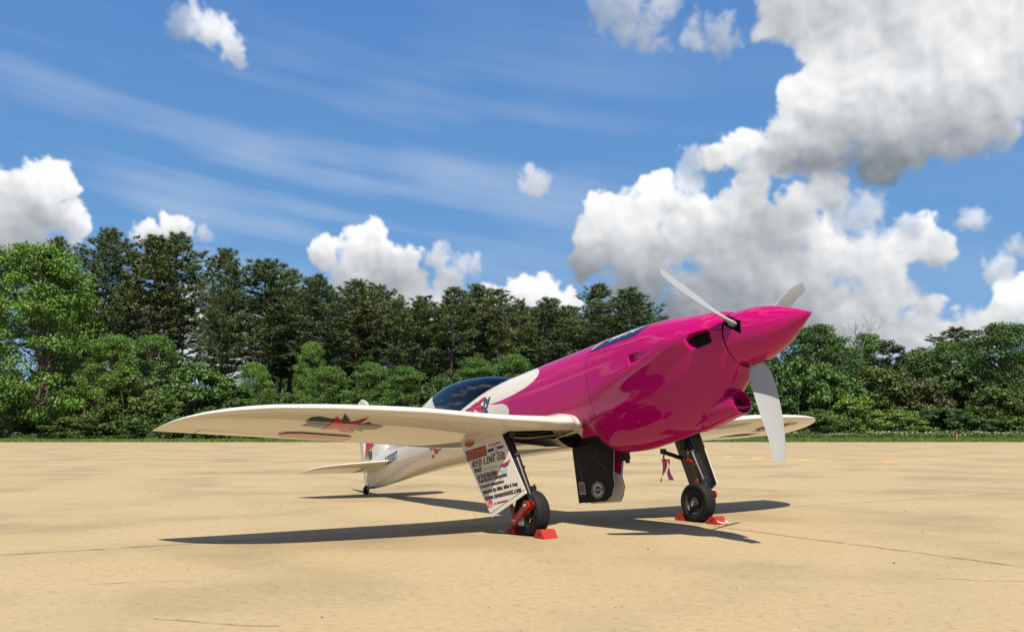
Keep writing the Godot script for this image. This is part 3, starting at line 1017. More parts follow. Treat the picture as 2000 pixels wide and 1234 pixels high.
# text laid on a surface: the unit box of the text is mapped by f
func print_text(b: MB, text: String, f: Callable, serif := false, fat := 0.0) -> void:
	var tr := letters(text, serif)
	if fat > 0.0:
		# a heavier face: the same letters again, a hair aside and above
		print_text(b, text, func(q): var s: Array = f.call(q + Vector2(fat, 0)); return [s[0] + s[1] * 0.0003, s[1]], serif)
		print_text(b, text, func(q): var s: Array = f.call(q - Vector2(fat, 0)); return [s[0] + s[1] * 0.0006, s[1]], serif)
	for k in range(0, tr.size(), 3):
		var q := []
		for j in 3:
			q.append(f.call(Vector2(tr[k + j].x, tr[k + j].y)))
		var a := b.put(q[0][0], q[0][1]); b.put(q[1][0], q[1][1]); b.put(q[2][0], q[2][1])
		b.face(a, a + 1, a + 2)

func build_airplane() -> void:
	var plane := thing("airplane", "pink and cream racing airplane with three-blade propeller parked on the apron", "airplane", PLANE_AT, PLANE_TURN)
	# spinner
	var pr := [[0.0, 0.0], [0.006, 0.006], [0.02, 0.0145], [0.044, 0.028], [0.09, 0.055], [0.145, 0.084], [0.2, 0.112], [0.26, 0.139], [0.35, 0.172], [0.457, 0.200], [0.558, 0.214], [0.628, 0.219]]
	var px := []
	var py := []
	for q in pr:
		px.append(q[0]); py.append(q[1])
	var srow := []
	var sbs := [0.0, 0.003, 0.008, 0.02, 0.04] + span(0.06, 0.628, 66)
	var SN := 180
	for b in sbs:
		var r := curve(px, py, b)
		var row := PackedVector3Array()
		for k in SN:
			row.append(L(b, r * cos(TAU * k / SN), r * sin(TAU * k / SN)))
		srow.append(row)
	var clk := deg_to_rad(181.4)
	var hub_b := 0.562
	var cut := func(r: int, k: int) -> bool:
		var b: float = sbs[r]
		if b < 0.44:
			return false
		for j in 3:
			var d := wrapf(TAU * (k + 0.5) / SN - clk - j * TAU / 3.0, -PI, PI) * 0.21
			# the cutout follows the pitch of the blade and opens towards the rear
			var along := (b + 0.004 - hub_b)
			if along > -0.085 and along < 0.075 and absf(d + along * 0.75) < 0.052:
				return true
		return false
	var sp := MB.new()
	sp.grid(srow, true, 1, [], [], cut)
	var spinner := made("spinner", sp, M.pink, plane)
	var inner := MB.new()
	inner.tube([L(0.38, 0, 0), L(0.46, 0, 0), L(0.63, 0, 0)], [0.11, 0.15, 0.16], 32)
	made("hub", inner, M.dark, plane)
	var bm := blade_mesh()
	for j in 3:
		var a := clk + j * TAU / 3.0
		var rad := L(0, cos(a), sin(a)) - L(0, 0, 0)
		var tan := L(0, -sin(a), cos(a)) - L(0, 0, 0)
		var fwd := L(-1, 0, 0) - L(0, 0, 0)
		var bl := part("propeller_blade", bm[0], plane)
		bl.transform = Transform3D(Basis(tan, rad, fwd), L(hub_b, 0, 0))
		part("blade_root", bm[1], bl)
	# cowl
	var cb := span(0.636, 0.80, 24) + span(0.806, 2.076, 170)
	var br := body_rows(cb, 256, true)
	var cw := MB.new()
	var holes := func(r: int, k: int) -> bool:
		return br[2][r][k].r < 0.5 and br[2][r + 1][k].r < 0.5 and br[2][r][(k + 1) % 256].r < 0.5 and br[2][r + 1][(k + 1) % 256].r < 0.5
	cw.grid(br[0], true, 1, br[1], [], holes)
	var cowl := made("cowl", cw, M.pink, plane)
	for side in [1.0, -1.0]:
		var du := MB.new()
		var dr0 := []
		for b2 in span(0.72, 0.99, 8):
			var row := PackedVector3Array()
			for k in 9:
				var uu := lerpf(-0.06, 0.16, k / 8.0)
				row.append(L(b2, uu, (half(b2, uu) - 0.125 + 0.09 * smoothstep(0.90, 0.99, b2) + 0.07 * smoothstep(0.80, 0.72, b2)) * side))
			dr0.append(row)
		du.grid(dr0, false, 2)
		made("inlet_duct", du, M.dark, cowl)
	var gap := MB.new()
	gap.next()
	var gr := body_rows([0.622, 0.634], 64, false)
	for rows_k in gr[0].size():
		for q in gr[0][rows_k].size():
			var mid := L([0.622, 0.634][rows_k], 0, 0)
			gr[0][rows_k][q] = mid + (gr[0][rows_k][q] - mid) * 0.965
	gap.grid(gr[0], true, 1)
	var sr := body_rows([2.07, 2.09], 96, false)
	for rows_k in 2:
		var mid := L([2.07, 2.09][rows_k], -0.04, 0)
		for q in sr[0][rows_k].size():
			sr[0][rows_k][q] = mid + (sr[0][rows_k][q] - mid) * 0.985
	gap.next()
	gap.grid(sr[0], true, 1)
	made("seam", gap, M.soot, cowl)
	# fasteners along the seam and the upper parting line
	var fs := MB.new()
	for k in 9:
		var s := skin(2.04, 0.36 - 0.095 * k, 0.001)
		fs.tube([s[0], s[0] + s[1] * 0.003], 0.0045, 8)
	for k in 7:
		var s := skin(1.0 + 0.165 * k, 0.235 + 0.018 * k, 0.001)
		fs.tube([s[0], s[0] + s[1] * 0.003], 0.0045, 8)
	# parting line along the upper cowl
	var pl0 := MB.new()
	for k in 30:
		var f0 := lerpf(0.92, 2.06, k / 30.0)
		var f1 := lerpf(0.92, 2.06, (k + 1) / 30.0)
		var s0 := skin(f0, 0.175 + 0.10 * (f0 - 0.92), 0.0015)
		var s1 := skin(f1, 0.175 + 0.10 * (f1 - 0.92), 0.0015)
		var w0: Vector3 = (s1[0] - s0[0]).normalized().cross(s0[1]) * 0.0014
		pl0.quad(s0[0] - w0, s1[0] - w0, s1[0] + w0, s0[0] + w0, s0[1])
	made("parting_line", pl0, M.ink_wine, cowl)
	made("fastener", fs, M.steel, cowl).set_meta("kind", "stuff")
	# chin intake: a round snout with two mouths
	var sn := MB.new()
	var snr := []
	var ring := func(b: float, cu: float, hw: float, hh: float) -> PackedVector3Array:
		var row := PackedVector3Array()
		for k in 48:
			var a := TAU * k / 48
			row.append(L(b, cu + hh * signf(cos(a)) * pow(absf(cos(a)), 0.86), hw * signf(sin(a)) * pow(absf(sin(a)), 0.86)))
		return row
	for q in [[1.26, -0.475, 0.06, 0.085], [1.18, -0.470, 0.088, 0.098], [1.09, -0.460, 0.108, 0.104], [0.99, -0.449, 0.114, 0.103], [0.885, -0.441, 0.111, 0.099], [0.805, -0.438, 0.104, 0.096], [0.78, -0.437, 0.098, 0.091], [0.773, -0.437, 0.092, 0.085], [0.777, -0.437, 0.086, 0.079], [0.805, -0.438, 0.083, 0.076], [0.885, -0.44, 0.08, 0.073], [1.05, -0.445, 0.075, 0.07]]:
		snr.append(ring.call(q[0], q[1], q[2], q[3]))
	sn.grid(snr, true, 2)
	# the snout's skin turns inwards at the lip, so its normals are checked on the first ring
	if sn.n[6 + 48].dot(snr[1][6] - L(1.18, -0.47, 0)) < 0.0:
		var s2 := MB.new()
		s2.grid(snr, true, -2)
		sn = s2
	var snout := made("intake_snout", sn, M.pink, plane)
	var dv := MB.new()
	var dr := []
	for q in [[0.781, 0.010], [0.787, 0.016], [0.815, 0.018], [1.05, 0.02]]:
		var row := PackedVector3Array()
		for k in 9:
			var z := lerpf(-0.084, 0.084, k / 8.0)
			row.append(L(q[0], -0.470 - 0.012 * cos(z / 0.084 * PI * 0.5) + q[1], z))
		for k in 9:
			var z := lerpf(0.084, -0.084, k / 8.0)
			row.append(L(q[0], -0.470 - 0.012 * cos(z / 0.084 * PI * 0.5) - q[1], z))
		dr.append(row)
	dv.grid(dr, true, 1)
	dv.fan(dr[0], LN(-1, 0, 0))
	made("divider", dv, M.pink, snout)
	var bk := MB.new()
	bk.fan(ring.call(0.95, -0.441, 0.082, 0.075), LN(-1, 0, 0))
	made("intake_screen", bk, M.dark, snout)
	# fuselage
	var pm := mat("fuselage_paint", Color.WHITE, 0.6, 0.0, 0.85)
	pm.metallic_specular = 0.15
	pm.albedo_texture = ImageTexture.create_from_image(paint_image())
	var fr := body_rows(span(2.08, 2.3, 22) + span(2.34, 4.0, 40) + span(4.1, 7.02, 50), 160, false)
	var fm := MB.new()
	var fbs := span(2.08, 2.3, 22) + span(2.34, 4.0, 40) + span(4.1, 7.02, 50)
	var bay := func(r: int, k: int) -> bool:
		var ck := cos(TAU * (k + 0.5) / 160)
		return fbs[r] < 2.70 and (fbs[r] > 2.235 and ck < -0.86 or fbs[r] > 2.42 and ck < -0.74)
	fm.grid(fr[0], true, 1, fr[1], [], bay)
	fm.fan(fr[0][-1], LN(1, 0, 0))
	var fus := made("fuselage", fm, pm, plane)
	hump(plane, fus)
	side_marks(plane, fus)
	wing(1.0, plane)
	wing(-1.0, plane)
	tail(plane)
	for side in [1.0, -1.0]:
		gear(side, plane)
	belly(plane)
	banner(plane, cowl)

# canopy, turtledeck and cockpit
const HB := [3.42, 3.5, 3.6, 3.75, 3.86, 4.0, 4.15, 4.3, 4.5, 4.65, 4.8, 5.0, 5.19, 5.46, 5.9, 6.3, 6.6]
const HT := [0.49, 0.51, 0.55, 0.605, 0.64, 0.682, 0.718, 0.75, 0.785, 0.80, 0.805, 0.797, 0.77, 0.72, 0.60, 0.495, 0.42]
const HW := [0.05, 0.10, 0.145, 0.19, 0.213, 0.237, 0.255, 0.267, 0.274, 0.274, 0.27, 0.256, 0.238, 0.205, 0.145, 0.09, 0.05]

func hump_rows(s0: float, s1: float, n: int, k0: float, k1: float, shrink := 0.0) -> Array:
	var rows := []
	for k in n + 1:
		var s := lerpf(s0, s1, float(k) / n)
		var slant := lerpf(k0, k1, float(k) / n)
		var row := PackedVector3Array()
		for j in 49:
			var a := lerpf(-PI * 0.5, PI * 0.5, j / 48.0)
			var ub := 0.34
			var b := s
			# the frame leans, so the station depends on height
			for it in 3:
				var top := curve(HB, HT, b) - shrink
				var u := ub + (top - ub) * pow(cos(a), 2.0 / 2.1)
				b = s + slant * (u - 0.5)
			var top2 := curve(HB, HT, b) - shrink
			var w := curve(HB, HW, b) - shrink
			var sa := sin(a)
			row.append(L(b, ub + (top2 - ub) * pow(maxf(0.0, cos(a)), 2.0 / 2.1), w * signf(sa) * pow(absf(sa), 2.0 / 2.1)))
		rows.append(row)
	return rows

func hump(plane: Node3D, fus: Node3D) -> void:
	var g := MB.new()
	g.grid(hump_rows(3.43, 4.76, 50, 0.0, 1.1), false, 1)
	var canopy := made("canopy", g, M.canopy_glass, plane)
	var fr := MB.new()
	fr.grid(hump_rows(4.755, 4.79, 3, 1.1, 1.1, -0.002), false, 1)
	made("canopy_bow", fr, M.cream, canopy)
	var t := MB.new()
	t.grid(hump_rows(4.78, 6.55, 50, 1.1, 0.0), false, 1)
	made("turtledeck", t, M.cream, plane)
	# cockpit floor seen through the tinted glass, seat and headrest
	var c := MB.new()
	var rows := []
	for b in span(3.6, 4.9, 14):
		var row := PackedVector3Array()
		for k in 13:
			var x := lerpf(-1.0, 1.0, k / 12.0)
			row.append(L(b, curve(FB, FTOP, b) + 0.012 - 0.05 * x * x, x * (curve(HB, HW, b) - 0.015)))
		rows.append(row)
	c.grid(rows, false, 2)
	made("cockpit_lining", c, M.dark, canopy)
	var s := MB.new()
	var hr := []
	for k in 9:
		var a := PI * k / 8.0
		var row := PackedVector3Array()
		for j in 16:
			var q := TAU * j / 16
			row.append(L(4.62 + 0.05 * cos(a), 0.60 + 0.06 * sin(a) * cos(q), 0.02 + 0.10 * sin(a) * sin(q)))
		hr.append(row)
	s.grid(hr, true, 1)
	made("headrest", s, M.seat, canopy)
	var pn := MB.new()
	pn.box(L(3.95, 0.55, 0), L(3.95, 0.59, 0) - L(3.95, 0.55, 0), Vector3(0, 0, 0.16), L(3.98, 0.55, 0) - L(3.95, 0.55, 0), 0.008)
	made("instrument_panel", pn, M.soot, canopy)

func side_marks(plane: Node3D, fus: Node3D) -> void:
	for side in [1.0, -1.0]:
		# registration on the rear fuselage
		var r := MB.new()
		var b0 := 6.36
		var b1 := 5.96
		if side < 0.0:
			b0 = 5.96
			b1 = 6.36
		print_text(r, "N333XT", func(q): return skin(lerpf(b0, b1, q.x), lerpf(0.218, 0.322, q.y) + 0.0 * q.x, 0.003, side), false, 0.009)
		made("registration", r, M.ink, fus)
		# name along the side, mostly hidden behind the wing: big red letters with dark drop shade
		for pass_k in 2:
			var w := MB.new()
			var o := 0.003 + 0.0015 * pass_k
			var dx := 0.02 if pass_k == 0 else 0.0
			var a0 := 4.98
			var a1 := 3.76
			if side < 0.0:
				a0 = 3.76
				a1 = 4.98
			print_text(w, "NEMESIS", func(q):
				var bb: float = lerpf(a0, a1, q.x) - dx * side
				return skin(bb, lerpf(0.03, 0.22, q.y) - dx * 0.5 + (4.98 - bb) * 0.145, o, side), false, 0.012)
			made("name_lettering", w, M.ink if pass_k == 0 else M.ink_red, fus)
		var x := MB.new()
		var c0 := 3.735
		var c1 := 3.635
		if side < 0.0:
			c0 = 3.635
			c1 = 3.735
		print_text(x, "N", func(q): return skin(lerpf(c0, c1, q.x), lerpf(0.285, 0.36, q.y), 0.003, side), false, 0.09)
		print_text(x, "X", func(q): return skin(lerpf(c0, c1, q.x), lerpf(0.20, 0.275, q.y), 0.003, side), false, 0.09)
		print_text(x, "T", func(q): return skin(lerpf(c0, c1, q.x), lerpf(0.115, 0.19, q.y), 0.003, side), false, 0.09)
		made("model_lettering", x, M.ink_grey, fus)

func surface_rows(st: Array, map: Callable, thick: float, n := 14) -> Array:
	# st: [span, leading edge, trailing edge] by station
	var rows := []
	for s in st:
		var row := PackedVector3Array()
		var ch: float = s[2] - s[1]
		for q in foil(n, thick, 0.0):
			row.append(map.call(s[1] + q.x * ch, q.y * ch, s[0]))
		rows.append(row)
	return rows

func tail(plane: Node3D) -> void:
	for side in [1.0, -1.0]:
		var st := []
		for z in span(0.03, 0.985, 34) + [1.0, 1.01, 1.02]:
			st.append([z, curve([0.03, 0.1, 0.2, 0.45, 0.7, 0.85, 0.93, 0.98, 1.02], [6.16, 6.22, 6.27, 6.345, 6.43, 6.52, 6.62, 6.74, 6.93], z), curve([0.0, 0.9, 1.02], [7.02, 6.99, 6.965], z)])
		var m := MB.new()
		m.grid(surface_rows(st, func(b, t, s): return L(b, 0.255 + t, s * side), 0.085), false, 1)
		var sb := made("stabilizer", m, M.cream, plane)
		var hg := MB.new()
		var rows := []
		for z in span(0.1, 0.92, 12):
			var hb := lerpf(6.84, 6.86, z)
			rows.append(PackedVector3Array([L(hb - 0.003, 0.255 - 0.034, z * side), L(hb + 0.003, 0.255 - 0.033, z * side)]))
		hg.grid(rows, false, 2)
		made("elevator_gap", hg, M.soot, sb)
	# fin with a filleted root, and the rudder behind it
	var fs := []
	for u in span(0.36, 1.08, 28) + [1.12, 1.16, 1.19, 1.215, 1.235, 1.245, 1.25]:
		var le := curve([0.36, 0.44, 0.52, 0.62, 0.8, 1.0, 1.10, 1.16, 1.20, 1.235, 1.25], [6.18, 6.36, 6.50, 6.60, 6.72, 6.83, 6.885, 6.93, 6.98, 7.05, 7.11], u)
		fs.append([u, le, curve([0.3, 1.0, 1.25], [7.10, 7.13, 7.15], u)])
	var f := MB.new()
	f.grid(surface_rows(fs, func(b, t, s): return L(b, s + 0.004 * smoothstep(0.8, 1.2, s), t), 0.10), false, 1)
	var fin := made("fin", f, M.cream, plane)
	var rs := []
	for u in span(0.06, 1.14, 24) + [1.18, 1.21, 1.23, 1.24]:
		rs.append([u, curve([0.0, 1.0, 1.24], [7.065, 7.115, 7.14], u), curve([0.0, 0.1, 0.3, 0.9, 1.12, 1.18, 1.22, 1.24], [7.2, 7.25, 7.285, 7.36, 7.40, 7.38, 7.31, 7.24], u)])
	var r := MB.new()
	var turn := deg_to_rad(8.0)
	r.grid(surface_rows(rs, func(b, t, s):
		var x: float = b - 7.07
		return L(7.08 + x * cos(turn), s + 0.004 * smoothstep(0.8, 1.2, s), t - x * sin(turn)), 0.20), false, 1)
	var rud := made("rudder", r, M.cream, plane)
	# emblem on the fin
	var put := func(q): return [L(q.x, q.y, 0.031 - 0.012 * (q.x - 6.7) * 2.0 - 0.004), LN(0, 0, 1)]
	var lift := 0.0
	for s in [["ink_navy", [[6.93, 0.60], [6.80, 0.57], [6.775, 0.52], [6.88, 0.53], [6.99, 0.52], [7.085, 0.42], [7.03, 0.47], [6.86, 0.49]]],
			["ink_grey", [[6.98, 0.53], [6.87, 0.50], [6.87, 0.44], [6.90, 0.36], [6.96, 0.345], [6.97, 0.43], [7.0, 0.47]]],
			["ink_red", [[7.03, 0.80], [7.0, 0.70], [7.05, 0.62], [7.10, 0.44], [7.02, 0.53], [6.91, 0.565], [6.80, 0.56], [6.84, 0.64], [6.80, 0.72], [6.82, 0.82]]],
			["ink_navy", [[6.84, 0.70], [6.80, 0.66], [6.79, 0.84], [6.83, 0.84]]]]:
		var d := MB.new()
		var pl := PackedVector2Array()
		for q in s[1]:
			pl.append(Vector2(q[0], q[1]))
		lift += 0.0012
		var o := lift
		d.print_shape(pl, func(q): var a: Array = put.call(q); return [a[0] + a[1] * o, a[1]], 0.5)
		made("emblem", d, M[s[0]], fin)
	# tail wheel
	var w := MB.new()
	wheel_shape(w, L(7.06, 0.0, 0) + Vector3(0, 0, 0), 0.05, 0.028)
	var g := ground_at(7.0)
	w = MB.new()
	wheel_shape(w, Vector3(-5.0, 0.05, 0), 0.05, 0.026)
	var tw := made("tail_wheel", w, M.rubber, plane)
	var st2 := MB.new()
	st2.tube([L(6.9, 0.06, 0), Vector3(-4.95, 0.09, 0)], [0.03, 0.018], 10)
	st2.box(Vector3(-4.985, 0.075, 0.0), Vector3(0.016, 0.035, 0), Vector3(-0.035, 0.016, 0) * 0.3, Vector3(0, 0, 0.034), 0.004)
	made("tail_spring", st2, M.black, tw)

func ground_at(_b: float) -> float:
	return 0.0

func wheel_shape(m: MB, c: Vector3, r: float, hw: float) -> void:
	# tyre with rounded shoulders, axle along z
	var pr := [[0.62, -0.72], [0.70, -0.92], [0.80, -1.0], [0.90, -0.93], [0.965, -0.72], [0.99, -0.42], [0.993, -0.40], [0.985, -0.385], [0.993, -0.37], [1.0, -0.12], [0.99, -0.105], [0.99, 0.105], [1.0, 0.12], [0.993, 0.37], [0.985, 0.385], [0.993, 0.40], [0.99, 0.42], [0.965, 0.72], [0.90, 0.93], [0.80, 1.0], [0.70, 0.92], [0.62, 0.72]]
	var rows := []
	for k in 57:
		var a := TAU * k / 56
		var row := PackedVector3Array()
		for q in pr:
			row.append(c + Vector3(cos(a) * q[0] * r, sin(a) * q[0] * r, q[1] * hw))
		rows.append(row)
	m.grid(rows, false, 2)
	if m.n[10].dot(m.v[10] - c) < 0.0:
		for k in m.n.size():
			m.n[k] = -m.n[k]
		for k in range(0, m.i.size(), 3):
			var q := m.i[k]
			m.i[k] = m.i[k + 1]
			m.i[k + 1] = q

func disc(m: MB, c: Vector3, prof: Array, sides := 40) -> void:
	# turned part, axle along z; prof: [radius, z]
	var rows := []
	for q in prof:
		var row := PackedVector3Array()
		for k in sides:
			row.append(c + Vector3(cos(TAU * k / sides) * q[0], sin(TAU * k / sides) * q[0], q[1]))
		rows.append(row)
	for r in rows.size() - 1:
		var b := MB.new()
		b.grid([rows[r], rows[r + 1]], true, 2)
		var dz: float = prof[r + 1][1] - prof[r][1]
		var dr: float = prof[r + 1][0] - prof[r][0]
		# flat-shaded ring by ring: outward is the side a lathe tool would touch
		for k in sides:
			var a := TAU * (k + 0.5) / sides
			var nn := Vector3(cos(a) * dz, sin(a) * dz, -dr).normalized()
			m.quad(rows[r][k], rows[r][(k + 1) % sides], rows[r + 1][(k + 1) % sides], rows[r + 1][k], nn)

func gear(side: float, plane: Node3D) -> void:
	var S := func(b: float, u: float, z: float) -> Vector3: return L(b, u, z * side)
	var wc: Vector3 = L(2.318, -0.985, 0.94 * side)
	wc.y = 0.178
	var leg := Node3D.new()
	leg.name = "main_gear" if side > 0.0 else "main_gear_001"
	plane.add_child(leg)
	# strut: upper cylinder, collar, lower tube
	var top: Vector3 = S.call(2.42, -0.24, 1.01)
	var mid: Vector3 = S.call(2.34, -0.50, 1.005)
	var low: Vector3 = S.call(2.235, -0.83, 0.995)
	var foot: Vector3 = S.call(2.205, -0.93, 0.99)
	var st := MB.new()
	st.tube([top, mid], 0.026, 18)
	st.tube([mid, low, low + (low - mid) * 0.05], [0.034, 0.027, 0.02], 18)
	made("strut", st, M.black, leg)
	var cl := MB.new()
	var dn := (low - mid).normalized()
	cl.next()
	cl.tube([mid - dn * 0.006, mid + dn * 0.006], 0.039, 18)
	cl.next()
	cl.tube([low, foot], 0.015, 14)
	for q in [[2.30, -0.62], [2.255, -0.76]]:
		var p: Vector3 = S.call(q[0], q[1], 0.985)
		cl.next()
		cl.tube([p, p - Vector3(0, 0, 0.014 * side)], 0.010, 10)
	made("collar", cl, M.chrome, leg)
	# side channel that carries the door
	var ch := MB.new()
	ch.next()
	ch.box((top + low) * 0.5 + Vector3(0.0, 0.03, 0.05 * side), (low - top) * 0.52, Vector3(0.012, 0.004, 0), Vector3(0.0, 0, 0.03), 0.004)
	ch.next()
	ch.box(S.call(2.40, -0.36, 1.0), Vector3(0.03, 0, 0), Vector3(0, 0.10, 0), Vector3(0, 0, 0.03), 0.006)
	ch.next()
	ch.box(S.call(2.225, -0.80, 0.96), Vector3(0.02, 0, 0), Vector3(0, 0.035, 0), Vector3(0, 0, 0.02), 0.005)
	made("leg_channel", ch, M.black, leg)
	# trailing link in red, with pivot bolts
	var lk := MB.new()
	for z in [1.035, 0.985]:
		var a: Vector3 = S.call(2.215, -0.915, z + 0.02)
		var b: Vector3 = S.call(2.40, -1.005, z + 0.02)
		var d := (b - a).normalized()
		var up := d.cross(Vector3(0, 0, 1)).normalized()
		lk.box((a + b) * 0.5, (b - a) * 0.5, up * 0.028, Vector3(0, 0, 0.009), 0.006)
		lk.tube([a - Vector3(0, 0, 0.011), a + Vector3(0, 0, 0.011)], 0.036, 20)
		lk.tube([b - Vector3(0, 0, 0.011), b + Vector3(0, 0, 0.011)], 0.032, 20)
	var arm_a: Vector3 = S.call(2.44, -0.80, 1.055)
	var arm_b: Vector3 = S.call(2.40, -1.005, 1.055)
	lk.box((arm_a + arm_b) * 0.5, (arm_b - arm_a) * 0.5, Vector3(0.02, 0.004, 0), Vector3(0, 0, 0.008), 0.004)
	made("trailing_link", lk, M.red, leg)
	var bt := MB.new()
	for q in [[2.215, -0.915], [2.40, -1.005]]:
		var p: Vector3 = S.call(q[0], q[1], 1.068)
		bt.next()
		bt.tube([p, p + Vector3(0, 0, 0.012 * side)], [0.014, 0.012], 12)
	bt.next()
	bt.tube([S.call(2.318, -0.985, 1.0), S.call(2.318, -0.985, 0.86)], 0.016, 14)
	made("pivot_bolt", bt, M.chrome, leg)
	# brake caliper and hose on the outboard side
	var br := MB.new()
	var bc := wc + Vector3(-0.005, -0.072, 0.088 * side)
	br.box(bc, Vector3(0.036, 0, 0), Vector3(0, 0.024, 0), Vector3(0, 0, 0.022), 0.006)
	br.box(bc + Vector3(0, 0.03, 0), Vector3(0.026, 0, 0), Vector3(0, 0.008, 0), Vector3(0, 0, 0.018), 0.003)
	for k in 3:
		var p := bc + Vector3(-0.022 + 0.022 * k, -0.006, 0.022 * side)
		br.tube([p, p + Vector3(0, 0, 0.006 * side)], 0.006, 8)
	made("brake_caliper", br, M.steel, leg)
	var ho := MB.new()
	ho.tube([S.call(2.225, -0.80, 0.97), S.call(2.17, -0.90, 0.985), S.call(2.18, -1.0, 1.01), S.call(2.27, -1.06, 1.03), bc + Vector3(0.03, 0.0, 0.0)], 0.007, 8)
	made("brake_hose", ho, M.black, leg)
	var fit := MB.new()
	var fp: Vector3 = S.call(2.235, -1.045, 1.03)
	fit.next()
	fit.tube([fp, fp + Vector3(0.012, 0.03, 0)], 0.008, 8)
	var fq: Vector3 = S.call(2.215, -0.775, 0.97)
	fit.next()
	fit.tube([fq, fq + Vector3(0.03, 0.022, 0)], 0.007, 8)
	made("brass_fitting", fit, M.brass, leg)
	# wheel
	var wh := MB.new()
	wheel_shape(wh, wc, 0.178, 0.066)
	var wheel := made("wheel", wh, M.rubber, plane)
	var rim := MB.new()
	for s in [-1.0, 1.0]:
		rim.next()
		disc(rim, wc, [[0.115, s * 0.05], [0.108, s * 0.056], [0.098, s * 0.05], [0.09, s * 0.03], [0.05, s * 0.022], [0.045, s * 0.05], [0.03, s * 0.056], [0.001, s * 0.056]])
		for k in 6:
			var a := TAU * k / 6
			var p := wc + Vector3(cos(a) * 0.07, sin(a) * 0.07, s * 0.024)
			rim.tube([p, p + Vector3(0, 0, s * 0.012)], 0.007, 8)
	made("rim", rim, M.rim_black, wheel)
	var cap := MB.new()
	cap.tube([wc + Vector3(0, 0, -0.074), wc + Vector3(0, 0, 0.074)], 0.018, 16)
	made("axle_cap", cap, M.steel, wheel)
	# outer door on the leg: white outside with sponsor print, dark inside
	var TA: Vector3 = S.call(2.78, -0.262, 1.25)
	var TF: Vector3 = S.call(2.33, -0.262, 1.14)
	var BF: Vector3 = S.call(2.16, -0.84, 1.07)
	var e1 := (TF - TA).normalized()
	var nn := (TF - TA).cross(BF - TA).normalized()
	if nn.z * side < 0.0:
		nn = -nn
	var e2 := nn.cross(e1).normalized()
	if e2.y > 0.0:
		e2 = -e2
	var at := func(q: Vector2) -> Vector3: return TA + e1 * q.x + e2 * q.y
	var outline := PackedVector2Array([Vector2(0, 0), Vector2(0.464, 0), Vector2(0.643, 0.567), Vector2(0.239, 0.688)])
	var dm := MB.new()
	dm.plate(outline, at, nn, 0.007)
	var door := made("gear_door", dm, M.white, plane)
	var im := MB.new()
	im.plate(PackedVector2Array([Vector2(0.01, 0.008), Vector2(0.458, 0.008), Vector2(0.632, 0.562), Vector2(0.245, 0.676)]), func(q): return at.call(q) - nn * 0.008, nn, 0.006)
	made("door_lining", im, M.black, door)
	if side > 0.0:
		door_print(door, at, nn)
	# drag brace towards the fuselage, with a red end
	var ba: Vector3 = S.call(2.63, -0.43, 0.93)
	var bb: Vector3 = S.call(2.305, -0.60, 0.97)
	var bmid := ba.lerp(bb, 0.68)
	var brc := MB.new()
	brc.tube([ba, bmid], 0.02, 12)
	brc.tube([ba + Vector3(0, 0.03, 0), ba - Vector3(0, 0.02, 0)], 0.03, 12)
	made("drag_brace", brc, M.black, leg)
	var be := MB.new()
	be.tube([bmid.lerp(bb, 0.15), bb], 0.018, 12)
	made("brace_end", be, M.red, leg)
	var bc2 := MB.new()
	bc2.tube([bmid.lerp(ba, 0.04), bmid.lerp(bb, 0.16)], 0.013, 10)
	made("brace_collar", bc2, M.chrome, leg)
	# small retraction rod
	var rr := MB.new()
	rr.tube([S.call(2.36, -0.58, 1.0), S.call(2.30, -0.78, 0.985)], 0.006, 8)
	made("rod", rr, M.brass, leg)
	var rk := MB.new()
	rk.box(S.call(2.31, -0.785, 0.985), Vector3(0.02, 0, 0), Vector3(0, 0.03, 0), Vector3(0, 0, 0.02), 0.005)
	made("rod_end", rk, M.red, leg)

